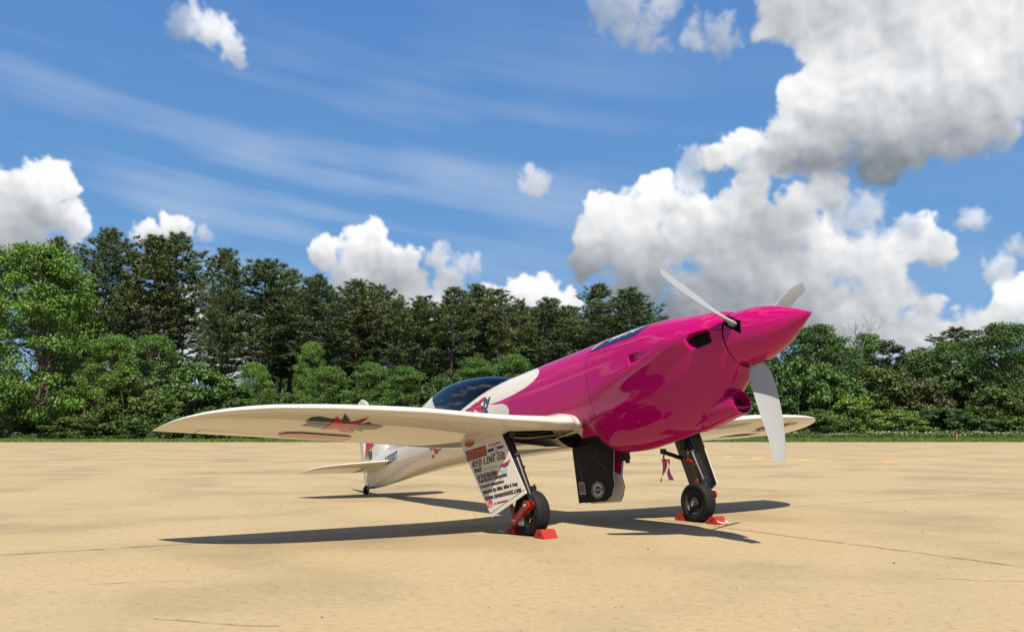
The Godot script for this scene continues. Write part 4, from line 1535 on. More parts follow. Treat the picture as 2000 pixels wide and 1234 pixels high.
func door_print(door: Node3D, at: Callable, nn: Vector3) -> void:
	var on := func(q: Vector2, o := 0.0) -> Array: return [at.call(q) + nn * (0.0085 + o), nn]
	var words := func(mat_key: String, called: String, list: Array) -> void:
		var b := MB.new()
		for w in list:
			# text, left, right, bottom, top, lean
			print_text(b, w[0], func(q): return on.call(Vector2(lerpf(w[1], w[2], q.x) + (0.012 * q.y if w.size() > 5 else 0.0), lerpf(w[3], w[4], q.y)), w[6] if w.size() > 6 else 0.0), w.size() > 7, 0.0 if w.size() > 7 else 0.0016 / (w[2] - w[1]))
		made(called, b, M[mat_key], door)
	words.call("ink", "sponsor_lettering", [
		["RED LINE OIL", 0.112, 0.488, 0.262, 0.206, 1],
		["NemXT", 0.130, 0.212, 0.309, 0.270], ["Tri-Tech Machine", 0.142, 0.372, 0.370, 0.321],
		["Paul Martin Enterprises", 0.160, 0.474, 0.410, 0.368], ["Coastal Enterprises", 0.167, 0.428, 0.452, 0.416],
		["Splashed By: Mike, Mike & Tony", 0.186, 0.568, 0.502, 0.462], ["www.nemesisnxt.com", 0.200, 0.594, 0.548, 0.506]])
	words.call("ink_silver", "grey_lettering", [["TwistedAirDesign", 0.220, 0.380, 0.314, 0.288, 1, 0.0, 1]])
	# oval badge
	var ell := func(cx: float, cy: float, rx: float, ry: float) -> PackedVector2Array:
		var p := PackedVector2Array()
		for k in 28:
			p.append(Vector2(cx + rx * cos(TAU * k / 28), cy + ry * sin(TAU * k / 28)))
		return p
	var shape := func(mat_key: String, called: String, outline: PackedVector2Array, o: float) -> void:
		var b := MB.new()
		b.print_shape(outline, func(q): return on.call(q, o), 2.0)
		made(called, b, M[mat_key], door)
	shape.call("ink_olive", "badge", ell.call(0.118, 0.056, 0.056, 0.032), 0.0)
	shape.call("ink_orange", "badge", ell.call(0.118, 0.056, 0.046, 0.025), 0.0012)
	shape.call("ink_olive", "badge", PackedVector2Array([Vector2(0.068, 0.062), Vector2(0.075, 0.068), Vector2(0.168, 0.05), Vector2(0.16, 0.044)]), 0.0024)
	# dark plate with red script
	shape.call("ink_olive", "name_plate", PackedVector2Array([Vector2(0.058, 0.112), Vector2(0.292, 0.112), Vector2(0.292, 0.194), Vector2(0.064, 0.200)]), 0.0)
	shape.call("ink", "name_plate", PackedVector2Array([Vector2(0.062, 0.116), Vector2(0.288, 0.116), Vector2(0.288, 0.190), Vector2(0.068, 0.196)]), 0.0012)
	words.call("ink_orange", "plate_lettering", [["G", 0.075, 0.135, 0.192, 0.124, 1, 0.0024], ["rove", 0.137, 0.278, 0.168, 0.126, 1, 0.0024]])
	shape.call("ink_orange", "plate_rule", PackedVector2Array([Vector2(0.14, 0.174), Vector2(0.28, 0.172), Vector2(0.28, 0.177), Vector2(0.14, 0.179)]), 0.0024)
	# blue airplane badge in a ring of red lettering
	shape.call("ink_blue", "badge", PackedVector2Array([Vector2(0.297, 0.163), Vector2(0.315, 0.150), Vector2(0.385, 0.147), Vector2(0.398, 0.135), Vector2(0.41, 0.147), Vector2(0.47, 0.15), Vector2(0.495, 0.160), Vector2(0.47, 0.172), Vector2(0.412, 0.174), Vector2(0.398, 0.186), Vector2(0.385, 0.174), Vector2(0.315, 0.177)]), 0.0)
	shape.call("ink_white", "badge", ell.call(0.398, 0.161, 0.02, 0.013), 0.0012)
	words.call("ink_red", "badge_lettering", [["Aircraft Engines", 0.325, 0.465, 0.133, 0.115], ["& Specialty Inc.", 0.335, 0.465, 0.206, 0.190], ["A", 0.391, 0.405, 0.170, 0.153, 1, 0.0024]])
	# red and blue swoosh, pale blue badge
	shape.call("ink_red", "swoosh", PackedVector2Array([Vector2(0.385, 0.322), Vector2(0.43, 0.300), Vector2(0.50, 0.286), Vector2(0.536, 0.272), Vector2(0.522, 0.296), Vector2(0.48, 0.308), Vector2(0.43, 0.314)]), 0.0)
	shape.call("ink_blue", "swoosh", PackedVector2Array([Vector2(0.43, 0.317), Vector2(0.48, 0.311), Vector2(0.518, 0.301), Vector2(0.495, 0.322), Vector2(0.455, 0.327)]), 0.0)
	words.call("ink_sky", "pale_lettering", [["Warbirds", 0.400, 0.486, 0.350, 0.336], ["AVIATION", 0.415, 0.475, 0.376, 0.365]])
	shape.call("ink_sky", "pale_badge", ell.call(0.445, 0.358, 0.028, 0.006), 0.0)
	# red round mark and its lettering, and the fold line near the lower edge
	var rg := MB.new()
	var rim_out: PackedVector2Array = ell.call(0.238, 0.578, 0.034, 0.032)
	var rim_in: PackedVector2Array = ell.call(0.238, 0.578, 0.027, 0.025)
	for k in 28:
		var a: Array = on.call(rim_out[k])
		var b: Array = on.call(rim_out[(k + 1) % 28])
		var c: Array = on.call(rim_in[(k + 1) % 28])
		var d: Array = on.call(rim_in[k])
		rg.quad(a[0], b[0], c[0], d[0], nn)
	made("round_mark", rg, M.ink_red, door)
	words.call("ink_red", "mark_lettering", [["JPI", 0.214, 0.262, 0.596, 0.560, 1], ["J.P. INSTRUMENTS", 0.278, 0.43, 0.598, 0.580, 1]])
	var fl := MB.new()
	for q in [[0.228, 0.656, 0.634, 0.534], ]:
		var a: Array = on.call(Vector2(q[0], q[1]))
		var b: Array = on.call(Vector2(q[2], q[3]))
		var s := (b[0] - a[0] as Vector3).normalized().cross(nn) * 0.0016
		fl.quad(a[0] - s, b[0] - s, b[0] + s, a[0] + s, nn)
	made("fold_line", fl, M.soot, door)

func belly(plane: Node3D) -> void:
	# dark gear bay in the belly between the inner doors
	var d := MB.new()
	var rows := []
	for b in span(2.22, 2.76, 8):
		var row := PackedVector3Array()
		for k in 9:
			row.append(L(b, -0.265, lerpf(-0.29, 0.29, k / 8.0)))
		rows.append(row)
	d.grid(rows, false, 2)
	made("belly_bay", d, M.dark, plane)
	var kb := MB.new()
	kb.box(L(2.49, -0.33, 0), L(2.74, -0.325, 0) - L(2.49, -0.33, 0), LN(0, 1, 0) * 0.05, Vector3(0, 0, 0.055), 0.006)
	made("keel_beam", kb, M.dark, plane)
	# inner doors hang from the keel: dark inside, cream and pink outside
	for side in [1.0, -1.0]:
		var o := PackedVector2Array()
		for q in [[2.76, -0.338], [2.205, -0.40], [2.21, -0.50], [2.245, -0.62], [2.27, -0.70], [2.275, -0.78], [2.33, -0.86], [2.408, -0.893], [2.695, -0.862], [2.70, -0.856], [2.782, -0.85]]:
			o.append(Vector2(q[0], q[1]))
		if side < 0.0:
			o = PackedVector2Array()
			for q in [[2.76, -0.34], [2.26, -0.40], [2.24, -0.5], [2.27, -0.6], [2.31, -0.70], [2.298, -0.79], [2.34, -0.87], [2.385, -0.91], [2.78, -0.86]]:
				o.append(Vector2(q[0], q[1]))
		var m := MB.new()
		m.plate(o, func(q): return L(q.x, q.y, (0.064 if side > 0 else -0.07)), Vector3(0, 0, side), 0.006)
		var dr := made("inner_door", m, M.door_black, plane)
		var c := MB.new()
		c.plate(o, func(q): return L(q.x, q.y, (0.061 if side > 0 else -0.067)), Vector3(0, 0, -side), 0.004)
		made("door_skin", c, M.cream, dr)
		if side < 0.0:
			var pk := MB.new()
			pk.print_shape(PackedVector2Array([Vector2(2.75, -0.36), Vector2(2.263, -0.405), Vector2(2.243, -0.5), Vector2(2.272, -0.6), Vector2(2.312, -0.69), Vector2(2.43, -0.62), Vector2(2.75, -0.55)]), func(q): return [L(q.x, q.y, -0.061), Vector3(0, 0, 1)], 2.0)
			made("pink_corner", pk, M.pink, dr)
		else:
			# stiffener, sheen patches of worn film and stickers
			var hx := MB.new()
			hx.box(L(2.47, -0.385, 0.074), (L(2.74, -0.362, 0) - L(2.47, -0.385, 0)), L(0, 0.012, 0) - L(0, 0, 0), Vector3(0, 0, 0.005), 0.002)
			for k in 9:
				var p := L(2.72 - 0.06 * k, -0.367 - 0.0055 * k, 0.079)
				hx.tube([p, p + Vector3(0, 0, 0.004)], 0.006, 8)
			made("hinge_rail", hx, M.dark, dr)
			var fm := MB.new()
			for q in [[[2.70, -0.60], [2.56, -0.53]], [[2.40, -0.56], [2.34, -0.63]], [[2.50, -0.50], [2.42, -0.47]], [[2.70, -0.43], [2.685, -0.66]]]:
				var a := L(q[0][0], q[0][1], 0.0725)
				var b := L(q[1][0], q[1][1], 0.0725)
				var s := (b - a).normalized().cross(Vector3(0, 0, 1)) * 0.003
				fm.next()
				fm.quad(a - s, b - s, b + s, a + s, Vector3(0, 0, 1))
			made("scuff", fm, M.scuff, dr)
			var on := func(q: Vector2, o2 := 0.0) -> Array: return [L(q.x, q.y, 0.0725 + o2), Vector3(0, 0, 1)]
			var lb := MB.new()
			lb.print_shape(PackedVector2Array([Vector2(2.737, -0.668), Vector2(2.660, -0.682), Vector2(2.662, -0.79), Vector2(2.747, -0.778)]), func(q): return on.call(q), 2.0)
			made("sticker", lb, M.ink_silver, dr)
			var l2 := MB.new()
			l2.print_shape(PackedVector2Array([Vector2(2.728, -0.678), Vector2(2.670, -0.688), Vector2(2.672, -0.78), Vector2(2.737, -0.768)]), func(q): return on.call(q, 0.0012), 2.0)
			made("sticker_print", l2, M.ink, dr)
			var l3 := MB.new()
			print_text(l3, "NXT", func(q): return on.call(Vector2(lerpf(2.724, 2.675, q.x), lerpf(-0.745, -0.70, q.y)), 0.0024))
			made("sticker_lettering", l3, M.ink_orange, dr)
			# round grey badge
			var rb := MB.new()
			var circ := func(r0: float, r1: float, a0: float, a1: float) -> void:
				for k in 24:
					var f0 := lerpf(a0, a1, k / 24.0)
					var f1 := lerpf(a0, a1, (k + 1) / 24.0)
					var pts := []
					for q in [[r0, f0], [r1, f0], [r1, f1], [r0, f1]]:
						pts.append(on.call(Vector2(2.492 + q[0] * cos(q[1]), -0.783 + q[0] * 0.82 * sin(q[1])))[0])
					rb.quad(pts[0], pts[1], pts[2], pts[3], Vector3(0, 0, 1))
			circ.call(0.080, 0.086, 0.0, TAU)
			circ.call(0.040, 0.070, 0.25, PI - 0.25)
			circ.call(0.040, 0.070, PI + 0.3, TAU - 0.3)
			made("round_badge", rb, M.ink_silver, dr)
			var rt := MB.new()
			print_text(rt, "RENO", func(q): return on.call(Vector2(lerpf(2.555, 2.43, q.x), lerpf(-0.798, -0.768, q.y)), 0.0012))
			made("badge_lettering", rt, M.ink_silver, dr)
	# gear actuator and a breather pipe below the cowl
	var pp := MB.new()
	pp.tube([L(2.12, -0.46, 0.0), L(2.13, -0.62, 0.0)], 0.02, 12)
	pp.box(L(2.17, -0.53, -0.02), LN(1, 0, 0) * 0.04, LN(0, 1, 0) * 0.06, Vector3(0, 0, 0.03), 0.01)
	made("actuator", pp, M.dark, plane)

func banner(plane: Node3D, cowl: Node3D) -> void:
	# dark sponsor strip over the top of the cowl
	var top := func(b: float, a: float, off: float) -> Array:
		var s := sec(b)
		var h: float = s[0] - s[4]
		var f := func(bb: float, aa: float) -> Vector3:
			var q := sec(bb)
			return L(bb, q[4] + (q[0] - q[4]) * pow(maxf(0.0, cos(aa)), 2.0 / q[3]), q[2] * signf(sin(aa)) * pow(absf(sin(aa)), 2.0 / q[3]))
		var p: Vector3 = f.call(b, a)
		var nn: Vector3 = (f.call(b + 0.01, a) - p).cross(f.call(b, a + 0.02) - p).normalized()
		if nn.y < 0.0:
			nn = -nn
		return [p + nn * off, nn]
	for side in [1.0, -1.0]:
		var on := func(q: Vector2, o := 0.0) -> Array: return top.call(q.x, q.y * side, 0.003 + o)
		var m := MB.new()
		# angle runs from the crest down the side
		m.print_shape(PackedVector2Array([Vector2(1.98, 0.12), Vector2(1.40, 0.12), Vector2(1.375, 0.42), Vector2(1.40, 0.75), Vector2(1.45, 1.02), Vector2(1.8, 0.95), Vector2(2.06, 0.885), Vector2(2.04, 0.32)]), func(q): return on.call(q), 0.04)
		made("banner", m, M.ink_navy, cowl)
		var lg := MB.new()
		lg.print_shape(PackedVector2Array([Vector2(2.05, 0.84), Vector2(2.03, 0.60), Vector2(1.97, 0.44), Vector2(1.88, 0.36), Vector2(1.88, 0.54), Vector2(1.95, 0.74)]), func(q): return on.call(q, 0.0015), 0.04)
		made("banner_mark", lg, M.ink_silver, cowl)
		var lr := MB.new()
		lr.print_shape(PackedVector2Array([Vector2(2.025, 0.76), Vector2(2.0, 0.60), Vector2(1.95, 0.49), Vector2(1.92, 0.48), Vector2(1.92, 0.58), Vector2(1.97, 0.71)]), func(q): return on.call(q, 0.003), 0.04)
		made("banner_mark", lr, M.ink_orange, cowl)
		var tx := MB.new()
		var t0 := 1.86
		var t1 := 1.47
		if side < 0.0:
			t0 = 1.47
			t1 = 1.86
		print_text(tx, "THUNDERBOLT", func(q): return on.call(Vector2(lerpf(t0, t1, q.x) - 0.05 * q.y * side, lerpf(0.74, 0.58, q.y)), 0.0015))
		for k in 4:
			print_text(tx, ",", func(q): return on.call(Vector2(lerpf(t0, t1, 0.14 + 0.24 * k + 0.03 * q.x), lerpf(0.80, 0.72, q.y)), 0.0015))
		made("banner_lettering", tx, M.ink_white, cowl)

# ------------------------------------------------------------------ loose things by the airplane
func build_chocks() -> void:
	var b := MB.new()
	# a chock: a trapezium bar with holes at its ends, x along the wheel's travel, z across
	var prof := [Vector2(-0.068, 0.0), Vector2(-0.026, 0.066), Vector2(0.026, 0.066), Vector2(0.068, 0.0)]
	var hw := 0.070
	for k in 4:
		var p: Vector2 = prof[k]
		var q: Vector2 = prof[(k + 1) % 4]
		var e := q - p
		b.quad(Vector3(p.x, p.y, -hw), Vector3(q.x, q.y, -hw), Vector3(q.x, q.y, hw), Vector3(p.x, p.y, hw), Vector3(-e.y, e.x, 0).normalized())
	for s in [-1.0, 1.0]:
		var z: float = hw * s
		b.quad(Vector3(prof[0].x, 0, z), Vector3(prof[1].x, 0.066, z), Vector3(prof[2].x, 0.066, z), Vector3(prof[3].x, 0, z), Vector3(0, 0, s))
	var cm := b.mesh(M.chock_red)
	var h := MB.new()
	for s in [-1.0, 1.0]:
		h.next()
		h.tube([Vector3(0, 0.034, s * (hw - 0.002)), Vector3(0, 0.034, s * (hw + 0.0015))], 0.009, 12)
	var rot := Basis(Vector3.UP, PLANE_TURN)
	var list := [
		[Vector3(0.185, 0, 0.955), "bright red wheel chock in front of the near main wheel"],
		[Vector3(-0.195, 0, 0.95), "shaded red wheel chock behind the near main wheel"],
		[Vector3(0.205, 0, -0.94), "red wheel chock with white rope loop in front of the far main wheel"],
		[Vector3(-0.20, 0, -0.95), "shaded red wheel chock behind the far main wheel"]]
	var first: Node3D
	for k in 4:
		var o: Node3D
		if k == 0:
			o = thing("wheel_chock", list[0][1], "wheel chock", Vector3.ZERO, 0.0, "red chocks at the main wheels")
			part("chock_body", cm, o)
			made("rope_hole", h, M.dark, o)
			first = o
		else:
			o = first.duplicate()
			o.name = numbered("wheel_chock")
			add_child(o, true)
			tag(o, list[k][1], "wheel chock", "red chocks at the main wheels")
		o.position = PLANE_AT + rot * (list[k][0] as Vector3)
		o.rotation.y = PLANE_TURN + [0.05, -0.06, 0.09, 0.03][k]
		if k == 2:
			var r := MB.new()
			var path := []
			for j in 15:
				var a := lerpf(-0.4, PI + 0.4, j / 14.0)
				path.append(Vector3(0.062 + 0.032 * sin(a), 0.026 - 0.010 * sin(a), 0.055 * cos(a)))
			r.tube(path, 0.005, 7)
			made("rope", r, M.ink_white, o)

func build_streamer() -> void:
	var rot := Basis(Vector3.UP, PLANE_TURN)
	var top := PLANE_AT + rot * L(2.62, -0.46, -0.93)
	var o := thing("warning_streamer", "bright pink warning streamer hanging from the far gear brace under the nose", "streamer", top)
	for k in 2:
		var m := MB.new()
		var rows := []
		for j in 13:
			var t := j / 12.0
			var sw := (0.02 + 0.05 * t) * (1.0 if k == 1 else -0.35) + 0.012 * sin(t * 5.0 + k)
			var p := Vector3(sw, -0.04 - t * (0.215 if k == 0 else 0.20), 0.02 * sin(t * 4.0 + k * 2.0))
			var s := Vector3(cos(t * 2.2 + k), 0, sin(t * 2.2 + k)) * 0.024
			rows.append(PackedVector3Array([p - s, p + s]))
		m.grid(rows, false, 2)
		made("ribbon_tail", m, M.ribbon, o)
	var cl := MB.new()
	cl.tube([Vector3(0, 0.02, 0), Vector3(-0.012, -0.02, 0.01), Vector3(0, -0.055, 0)], 0.008, 8)
	made("clip", cl, M.red, o)

func build_posts() -> void:
	var b := MB.new()
	b.tube([Vector3(0, 0, 0), Vector3(0, 0.03, 0)], [0.14, 0.13], 14)
	b.tube([Vector3(0, 0.03, 0), Vector3(0, 0.62, 0), Vector3(0, 0.66, 0)], [0.075, 0.05, 0.03], 12)
	var pm := b.mesh(M.orange_post)
	var k := 0
	for q in [[30.6, -63.2, "orange marker post left of the other two at the right edge of the grass"], [35.4, -63.4, "orange marker post between the other two at the right edge of the grass"], [37.6, -63.0, "orange marker post nearest the right picture edge in the grass"]]:
		var o := thing("marker_post", q[2], "marker post", Vector3(q[0], -0.05, q[1]), 0.0, "orange posts in the grass")
		part("post", pm, o)
		k += 1

# ------------------------------------------------------------------ wood
func leaf_clump(m: MB, r: RandomNumberGenerator, c: Vector3, rad: Vector3, count: int, size: float, tint: Color) -> void:
	for k in count:
		var d := Vector3(r.randfn(), r.randfn(), r.randfn()).normalized() * pow(r.randf(), 0.4)
		var p := c + d * rad
		var nn := (d * 0.7 + Vector3(r.randfn(), r.randfn() + 0.9, r.randfn()) * 0.75).normalized()
		var a := nn.cross(Vector3(r.randfn(), r.randfn(), r.randfn())).normalized()
		var b := nn.cross(a)
		var s := size * r.randf_range(0.6, 1.3)
		var f := r.randf_range(0.75, 1.25)
		m.col = Color(tint.r * f * r.randf_range(0.88, 1.15), tint.g * f, tint.b * f)
		# a leaf spray: folded rhombus
		var tip := p + a * s
		var tail := p - a * s * 0.7
		var e0 := p + b * s * 0.5 - nn * s * 0.15
		var e1 := p - b * s * 0.5 - nn * s * 0.15
		var n0 := (nn + b * 0.3).normalized()
		var n1 := (nn - b * 0.3).normalized()
		m.tri(tail, e0, tip, n0)
		m.tri(tail, tip, e1, n1)

func broad_tree(sd: int, H: float, W: float, base: float, clumps: int, per: int, size: float, tint: Color) -> Array:
	# [trunk mesh, crown mesh] of a broadleaf tree, crown of many clumps on forking limbs
	var r := RandomNumberGenerator.new()
	r.seed = sd
	var nz := FastNoiseLite.new()
	nz.seed = sd; nz.frequency = 0.55
	var t := MB.new()
	var lean := Vector3(r.randf_range(-0.05, 0.05), 0, r.randf_range(-0.05, 0.05)) * H
	var trunk := []
	var rad := []
	for k in 8:
		var f := k / 7.0
		trunk.append(Vector3(0, H * 0.86 * f, 0) + lean * f * f + Vector3(nz.get_noise_1d(f * 3.0), 0, nz.get_noise_1d(f * 3.0 + 50)) * 0.4)
		rad.append(lerpf(H * 0.018, H * 0.003, f))
	t.tube(trunk, rad, 8, false)
	var m := MB.new()
	var mid := base + (H - base) * 0.48
	for k in clumps:
		var y := lerpf(base, H * 0.985, pow(r.randf(), 0.9))
		var f := (y - base) / (H - base)
		var env := W * 0.5 * pow(maxf(0.0, sin(PI * clampf(0.12 + 0.86 * f, 0, 1))), 0.62)
		var a := r.randf() * TAU
		env *= 0.82 + 0.55 * nz.get_noise_3d(cos(a) * 1.5, y * 0.45, sin(a) * 1.5)
		var q := env * sqrt(r.randf_range(0.18, 1.0))
		var c := Vector3(cos(a) * q, y, sin(a) * q) + lean * f
		var cr := W * r.randf_range(0.07, 0.125)
		var g := r.randf_range(0.8, 1.2)
		leaf_clump(m, r, c, Vector3(cr, cr * 0.5, cr), per, size, Color(tint.r * g, tint.g * g, tint.b * g))
		if k % 2 == 0:
			var s := clampf((y - q * 0.7) / (H * 0.86), 0.08, 0.95)
			var st: Vector3 = trunk[int(s * 7)].lerp(trunk[mini(7, int(s * 7) + 1)], fposmod(s * 7, 1.0))
			var md := st.lerp(c, 0.5) + Vector3(0, 0.06 * q, 0)
			t.tube([st, md, c], [H * 0.005, H * 0.003, H * 0.0012], 4, false)
	return [t.mesh(M.bark), m.mesh(M.leaf)]

func pine_tree(sd: int, H: float, W: float, bare: float, tint: Color, sparse: float) -> Array:
	var r := RandomNumberGenerator.new()
	r.seed = sd
	var nz := FastNoiseLite.new()
	nz.seed = sd; nz.frequency = 0.5
	var t := MB.new()
	var m := MB.new()
	var trunk := []
	var rad := []
	for k in 12:
		var f := k / 11.0
		trunk.append(Vector3(nz.get_noise_1d(f * 4.0) * 0.35, H * 0.985 * f, nz.get_noise_1d(f * 4.0 + 70) * 0.35))
		rad.append(lerpf(H * 0.0115, H * 0.0016, f))
	t.tube(trunk, rad, 8, false)
	var y := H * bare
	while y < H * 0.985:
		var f := (y / H - bare) / (1.0 - bare)
		# long boughs in the middle, short at the top, a few thin ones below
		var ln := W * 0.5 * curve([0.0, 0.12, 0.35, 0.6, 0.85, 1.0], [0.55, 0.85, 1.0, 0.80, 0.40, 0.05], f)
		var n := r.randi_range(4, 6)
		var a0 := r.randf() * TAU
		for k in n:
			if r.randf() < sparse * (1.2 - f):
				continue
			var a := a0 + TAU * k / n + r.randf_range(-0.3, 0.3)
			var l := ln * r.randf_range(0.55, 1.12)
			var s := clampf(y / (H * 0.985), 0, 0.999) * 11.0
			var st: Vector3 = trunk[int(s)].lerp(trunk[int(s) + 1], fposmod(s, 1.0))
			var out := Vector3(cos(a), 0, sin(a))
			var rise := lerpf(0.02, 0.55, f) + r.randf_range(-0.12, 0.12)
			var p1 := st + out * l * 0.5 + Vector3(0, l * 0.5 * rise - 0.06 * l, 0)
			var p2 := st + out * l + Vector3(0, l * rise + 0.05 * l, 0)
			t.tube([st, p1, p2], [0.05, 0.032, 0.012], 3, false)
			var side := out.cross(Vector3.UP)
			var tufts := maxi(4, int(l * 7.5))
			for j in tufts:
				var g := r.randf_range(0.25, 1.04)
				var p := (st.lerp(p1, g * 2.0) if g < 0.5 else p1.lerp(p2, g * 2.0 - 1.0))
				var sp := l * 0.30 * (1.15 - absf(g - 0.6)) * r.randf_range(-1.0, 1.0)
				p += side * sp + Vector3(0, r.randf_range(-0.03, 0.14), 0)
				var dir := (out * r.randf_range(0.3, 1.0) + side * signf(sp) * r.randf() + Vector3(0, 0.55, 0)).normalized()
				var q := r.randf_range(0.7, 1.3)
				for w in 17:
					var d := (dir * 0.6 + Vector3(r.randfn(), r.randfn() * 0.5 + 0.1, r.randfn()) * 0.6).normalized()
					var len := r.randf_range(0.24, 0.50)
					var sd2 := d.cross(Vector3(r.randfn(), r.randfn(), r.randfn())).normalized() * 0.034
					var nn := (sd2.cross(d).normalized() + Vector3(0, 0.5, 0)).normalized()
					var fq := q * r.randf_range(0.8, 1.2)
					m.col = Color(tint.r * fq, tint.g * fq, tint.b * fq)
					m.tri(p - sd2, p + sd2, p + d * len, nn)
		y += lerpf(0.62, 0.34, f) * r.randf_range(0.75, 1.25)
	# dead stubs on the bare trunk
	for k in 14:
		var yy := r.randf_range(0.12, bare) * H
		var a := r.randf() * TAU
		var s := yy / (H * 0.985) * 11.0
		var st: Vector3 = trunk[int(s)].lerp(trunk[int(s) + 1], fposmod(s, 1.0))
		var l := r.randf_range(0.5, 1.8)
		t.tube([st, st + Vector3(cos(a) * l, r.randf_range(-0.3, 0.2) * l, sin(a) * l)], [0.022, 0.006], 3, false)
	return [t.mesh(M.bark), m.mesh(M.needle)]

func bush_shape(sd: int, tint: Color, size: float) -> Array:
	# about 4 m wide, 3 m tall
	var r := RandomNumberGenerator.new()
	r.seed = sd
	var m := MB.new()
	var t := MB.new()
	for k in 62:
		var a := r.randf() * TAU
		var f := r.randf()
		var y := 0.1 + 2.75 * pow(f, 0.85)
		var q := 2.0 * pow(maxf(0.0, 1.0 - pow(f, 2.2)), 0.5) * sqrt(r.randf_range(0.15, 1.0)) * r.randf_range(0.75, 1.1)
		var c := Vector3(cos(a) * q, y, sin(a) * q)
		var g := r.randf_range(0.78, 1.22)
		leaf_clump(m, r, c, Vector3(0.42, 0.24, 0.42) * r.randf_range(0.8, 1.35), 120, size * 0.72, Color(tint.r * g, tint.g * g, tint.b * g))
		if k % 3 == 0:
			t.tube([Vector3(cos(a) * 0.2, 0, sin(a) * 0.2), c * Vector3(0.6, 0.6, 0.6), c + Vector3(cos(a), 0.3, sin(a)) * 0.3], [0.03, 0.018, 0.006], 4, false)
	return [t.mesh(M.grey_bark), m.mesh(M.leaf)]

func bare_tree(sd: int, H: float) -> MB:
	var r := RandomNumberGenerator.new()
	r.seed = sd
	var t := MB.new()
	var todo := [[Vector3.ZERO, Vector3(0.02, 1, 0), H * 0.42, H * 0.011, 0]]
	while todo:
		var q: Array = todo.pop_back()
		var d: Vector3 = q[1].normalized()
		var e: Vector3 = q[0] + d * q[2]
		t.tube([q[0], (q[0] + e) * 0.5 + Vector3(r.randfn(), 0, r.randfn()) * 0.04 * q[2], e], [q[3], q[3] * 0.85, q[3] * 0.65], 4 if q[4] > 1 else 7, false)
		if q[4] >= 5:
			continue
		for k in r.randi_range(2, 3) + (1 if q[4] == 0 else 0):
			var nd := (d + Vector3(r.randfn(), r.randf_range(-0.1, 0.5), r.randfn()) * 0.42).normalized()
			todo.append([e - d * q[2] * r.randf_range(0.0, 0.3), nd, q[2] * r.randf_range(0.55, 0.78), q[3] * 0.58, q[4] + 1])
	return t

